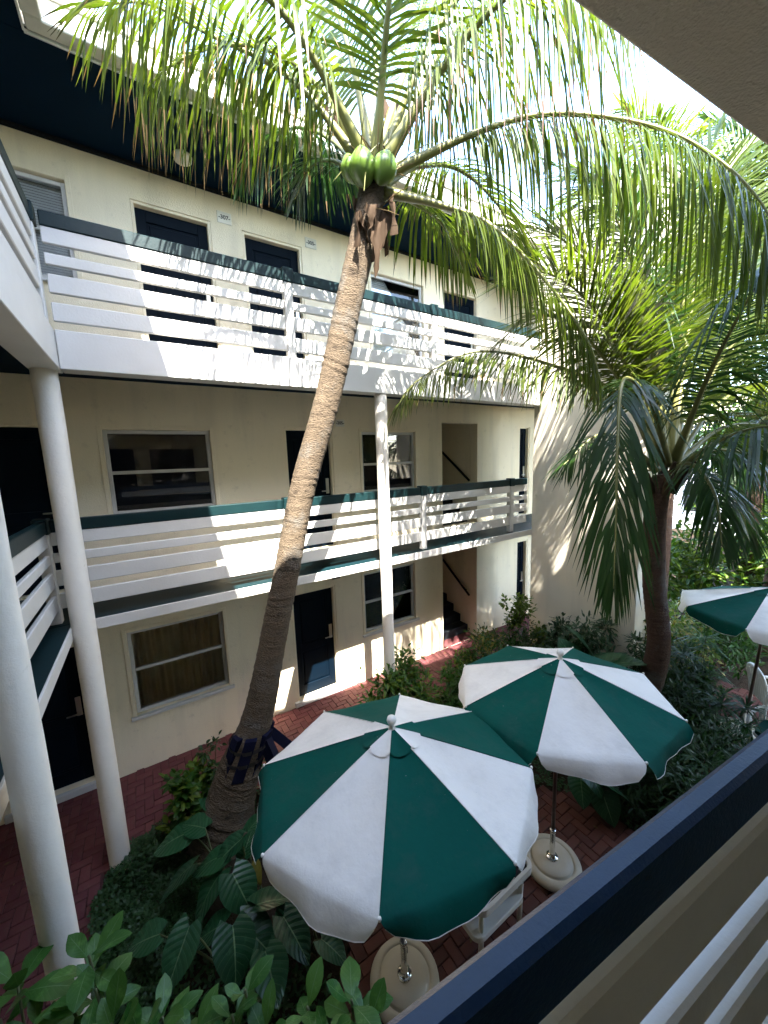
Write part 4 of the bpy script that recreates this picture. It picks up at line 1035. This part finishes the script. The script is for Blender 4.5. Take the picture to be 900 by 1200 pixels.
shrub((6.3, -.45, 0), (.3, .3, .65), 500, .15, .08, M_shrubd, 'dark round leaved plant below the end building wall', seed=7, clumps=9)
shrub((6.65, -1.35, 0), (.36, .42, 1.75), 1400, .17, .042, M_fern, 'feathery grey green shrub behind the second umbrella', seed=8, clumps=18)
shrub((6.0, -1.7, 0), (.4, .4, .8), 700, .14, .035, M_shrubd, 'shaded shrub hidden behind the second umbrella rim', seed=9, clumps=12)
shrub((6.85, -1.98, 0), (.2, .14, 1.45), 420, .16, .03, M_fern, 'narrow feathery shrub at the white building corner', seed=10, clumps=10)
shrub((2.55, -.35, 0), (.5, .35, .7), 1100, .10, .042, M_shrub, 'fresh green bush between the leaning trunk and the sunlit bush', seed=21, mat2=M_shrubl, clumps=18)
shrub((5.0, .05, 0), (.35, .25, .8), 700, .11, .045, M_shrub, 'small leafy bush under the far dark window', seed=22, mat2=M_shrubl, clumps=12)
shrub((7.0, -.15, 0), (.12, .2, .9), 300, .13, .05, M_shrubl, 'pale leafy plant in the corner of the end wall', seed=23, clumps=7)
# palm 1 foot
shrub((.62, .0, 0), (.22, .22, 1.0), 330, .13, .075, M_shrub, 'glossy climbing plant against the left of the leaning trunk', seed=11, mat2=M_shrubl, clumps=12)
shrub((.85, .12, 0), (.22, .16, 1.0), 320, .075, .035, M_shrubd, 'thin twiggy plant with small leaves behind the leaning trunk', seed=12, clumps=12, nst=12)
shrub((1.75, .05, 0), (.4, .25, .62), 500, .07, .028, M_shrub, 'small leaved bush between the brace props', seed=13, mat2=M_shrubl, clumps=14)
shrub((.5, .0, 0), (.2, .15, .3), 90, .14, .07, M_shrubl, 'bright low leaves beside the groundcover', seed=14, clumps=6)
# right-hand bed below the shorter palm
k = 0
for (x, y, sx, sy, h, n, L, W, mt, lab) in [
        (5.25, -2.55, .42, .4, .7, 1400, .15, .028, M_shrubd, 'dense dark fern like bush at the patio edge'),
        (5.5, -3.2, .5, .4, .75, 1500, .15, .03, M_shrubd, 'low dark bush filling the bed beside the navy rail'),
        (6.4, -3.3, .5, .45, .85, 1500, .15, .03, M_shrubd, 'low dark bush between the shorter palm and navy rail'),
        (5.9, -2.45, .4, .32, .95, 1200, .16, .03, M_fern, 'feathery dark green bush in front of the shorter palm'),
        (6.75, -2.6, .45, .3, .9, 1300, .15, .03, M_shrubd, 'dark feathery bush right of the shorter palm trunk'),
        (7.5, -2.35, .45, .35, 1.05, 1100, .14, .035, M_fern, 'grey green bush between trunk and third umbrella'),
        (7.7, -1.95, .5, .25, 1.5, 1000, .13, .04, M_shrub, 'mottled bush before the low white wall'),
        (8.7, -2.0, .5, .4, 1.5, 900, .13, .05, M_shrubl, 'yellow flecked bush behind the third umbrella'),
        (9.6, -2.3, .6, .5, 1.7, 1000, .16, .055, M_shrub, 'leafy bush behind the striped third umbrella')]:
    shrub((x, y, 0), (sx, sy, h), n, L, W, mt, lab, seed=30+k, clumps=20, mat2=M_yellow if k in (6, 7) else None); k += 1
rosette((7.15, -2.25, 0), [(0, 0, 1.15), (.22, .1, .95), (-.2, .12, .9), (.1, -.2, .85), (.3, -.12, 1.1)], 'spiky rosette plant with radiating blades beside the trunk', M_fern, seed=2)
rosette((7.7, -2.65, 0), [(0, 0, .85), (.2, .1, .7), (-.22, .02, .7), (-.1, -.2, .6)], 'dark spiky plant with radiating blades below the third umbrella', M_shrub, seed=3)
rosette((6.95, -3.0, 0), [(0, 0, .8), (.2, .1, .65), (-.2, .05, .7), (.05, -.25, .6), (.25, -.2, .75)], 'spiky shaded plant in front of the curled armchair', M_shrubd, seed=6)
rosette((8.1, -2.45, 0), [(0, 0, 1.2), (.25, .1, 1.0), (-.2, .15, 1.0)], 'spear leaved plant behind the umbrella pole', M_shrub, Lb=.45, seed=4)
# sunlit hedge beyond
HL = ['bright broad leaved hedge shrub directly behind the third umbrella', 'deep green hedge shrub behind the bright one by the umbrella', 'tall sunlit hedge shrub under the distant palm', 'dark hedge shrub at the foot of the small bright tree',
      'low deep green hedge shrub beside the navy rail end', 'high sunlit hedge shrub below the round leafy tree', 'sunlit spreading hedge shrub away from the white walls', 'pale sunlit hedge shrub beyond the end building corner', 'tallest dark hedge shrub under the large leafy tree']
k = 0
for (x, y, sx, sy, h, mt) in [(11.3, -3.0, .9, .7, 2.4, M_shrubl), (12.6, -3.6, 1.0, .9, 2.6, M_shrub), (13.8, -2.2, 1.2, .9, 3.0, M_shrubl), (15.5, -4.2, 1.3, 1.2, 3.0, M_shrub),
                              (11.6, -4.6, .9, .8, 2.2, M_shrub), (16.8, -1.6, 1.5, 1.3, 3.3, M_shrubl), (14.0, -5.6, 1.2, 1.0, 2.6, M_shrubl), (12.2, -1.0, 1.0, .7, 2.5, M_shrubl), (18.5, -5, 1.6, 1.5, 3.6, M_shrub)]:
    shrub((x, y, 0), (sx, sy, h), 1500, .26, .10, mt, HL[k], name='hedge_shrub', seed=60+k, clumps=26,
          mat2=M_shrub if mt is M_shrubl else M_shrubl, cat='shrub', group='hedge shrubs in the far garden'); k += 1

def tree(base, h, r, label, seed, mat, mat2):
    rd = random.Random(seed); e = empty('leafy_tree', base, label, 'tree'); tb = MB()
    tb.tube([(0, 0, -.05), (.05, .03, h*.25), (0, .1, h*.55), (.1, .05, h*.8)], [.2, .16, .11, .04], 10); cl = []
    for k in range(38):
        while True:
            q_ = V((rd.uniform(-1, 1), rd.uniform(-1, 1), rd.uniform(-1, 1)))
            if .3 < q_.length < 1: break
        c = V((q_.x*r, q_.y*r, h*.62+q_.z*h*.38)); cl.append(c)
        if k < 12: tb.tube([(0, .05, h*(.3+.03*k)), tuple(c*.5+V((0, 0, h*.25))), tuple(c)], [.05, .03, .01], 5)
    tb.build('trunk', M_trunkr, e); b = MB()
    for k in range(5200):
        c = rd.choice(cl); o_ = V((rd.gauss(0, 1), rd.gauss(0, 1), rd.gauss(0, .8)))*r*.2; p = c+o_
        d = (o_.normalized()+V((rd.gauss(0, .5), rd.gauss(0, .5), rd.uniform(-.5, .4)))).normalized(); s_ = d.cross(V((rd.gauss(0, .4), rd.gauss(0, .4), 1))).normalized(); l_ = rd.uniform(.13, .26); w_ = l_*.24
        b.add([p, p+d*l_*.5+s_*w_, p+d*l_, p+d*l_*.5-s_*w_], [(0, 1, 2, 3)], 1 if rd.random() < .35 else 0)
    b.build('crown', [mat, mat2], e)
tree((17.5, -.6, 0), 6.2, 2.0, 'round leafy tree behind the distant palm', 5, M_shrub, M_shrubl)
tree((20.0, -4.2, 0), 7.0, 2.4, 'large leafy tree at the back of the far garden', 6, M_shrub, M_shrubd)
tree((15.8, -3.2, 0), 4.6, 1.6, 'small bright leafy tree above the hedge', 7, M_shrubl, M_shrub)
tree((23.0, -8.0, 0), 7.5, 2.8, 'tall spreading tree past the last hedge shrubs', 8, M_shrubd, M_shrub)

# groundcover: tiny leaves nobody could count
def groundcover(poly, n, h, label, seed, L=.035, mat=M_ground):
    rd = random.Random(seed); xs = [p[0] for p in poly]; ys = [p[1] for p in poly]; b = MB(); c = 0
    while c < n:
        x, y = rd.uniform(min(xs), max(xs)), rd.uniform(min(ys), max(ys))
        if not inside((x, y), poly): continue
        hh = h*(.55+.45*sin(x*7.3+1.3)*cos(y*6.1)+.2*sin(x*19)*sin(y*17)); p = V((x, y, max(.0, hh*rd.uniform(.35, 1))-.03))
        az = rd.uniform(0, 6.28); el = rd.uniform(-.2, .9); d = V((cos(az)*cos(el), sin(az)*cos(el), sin(el))); s = V((-sin(az), cos(az), rd.uniform(-.4, .4))); l_ = L*rd.uniform(.7, 1.3)
        b.add([p, p+d*l_*.5+s*l_*.28, p+d*l_, p+d*l_*.5-s*l_*.28], [(0, 1, 2, 3)]); c += 1
    b.build('groundcover', mat, None, kind='stuff', label=label, cat='groundcover')
groundcover([(-.30, -1.6), (.5, -1.3), (.75, -.3), (.75, .28), (.2, .3), (-.15, .2), (-.33, -.2)], 16000, .20, 'dense low groundcover of tiny dark leaves behind the columns', 1)
groundcover([(.7, -.4), (2.2, -1.6), (4.1, -1.55), (4.75, -2.2), (4.95, -4.2), (7.25, -4.4), (7.3, -2.6), (7.1, .15), (.75, .2)], 16000, .16, 'sparse dark undergrowth covering the bed below the palms', 2, .05)
groundcover([(-.25, -4.0), (1.4, -4.1), (1.4, -2.0), (.5, -1.3), (-.3, -1.6)], 6000, .16, 'dark undergrowth below the green sprigs', 3, .05)
rd = random.Random(4); b = MB()
for k in range(90):
    poly_ = walk_poly if k % 2 else patio_poly
    while True:
        x, y = rd.uniform(-1.5, 8), rd.uniform(-4, 1.5)
        if inside((x, y), poly_): break
    a = rd.uniform(0, 6.28); l_ = rd.uniform(.03, .075); p = V((x, y, .006)); d = V((cos(a), sin(a), rd.uniform(0, .3))); s_ = V((-sin(a), cos(a), rd.uniform(-.2, .3)))
    b.add([p, p+d*l_*.5+s_*l_*.22, p+d*l_, p+d*l_*.5-s_*l_*.22], [(0, 1, 2, 3)])
b.build('fallen_leaves', M_palmdry, None, kind='stuff', label='dry fallen leaves scattered over the brick paving', cat='leaf litter')
b = MB(); b.lathe([(.05, 0), (.075, .03), (.08, .08), (.06, .12), (.02, .13)], (0, 0, 0), 16)
b.build('terracotta_pot', M_orange, None, smooth=True, loc=(3.62, 1.2, F2), label='small terracotta pot on the middle balcony floor', cat='pot') if False else None
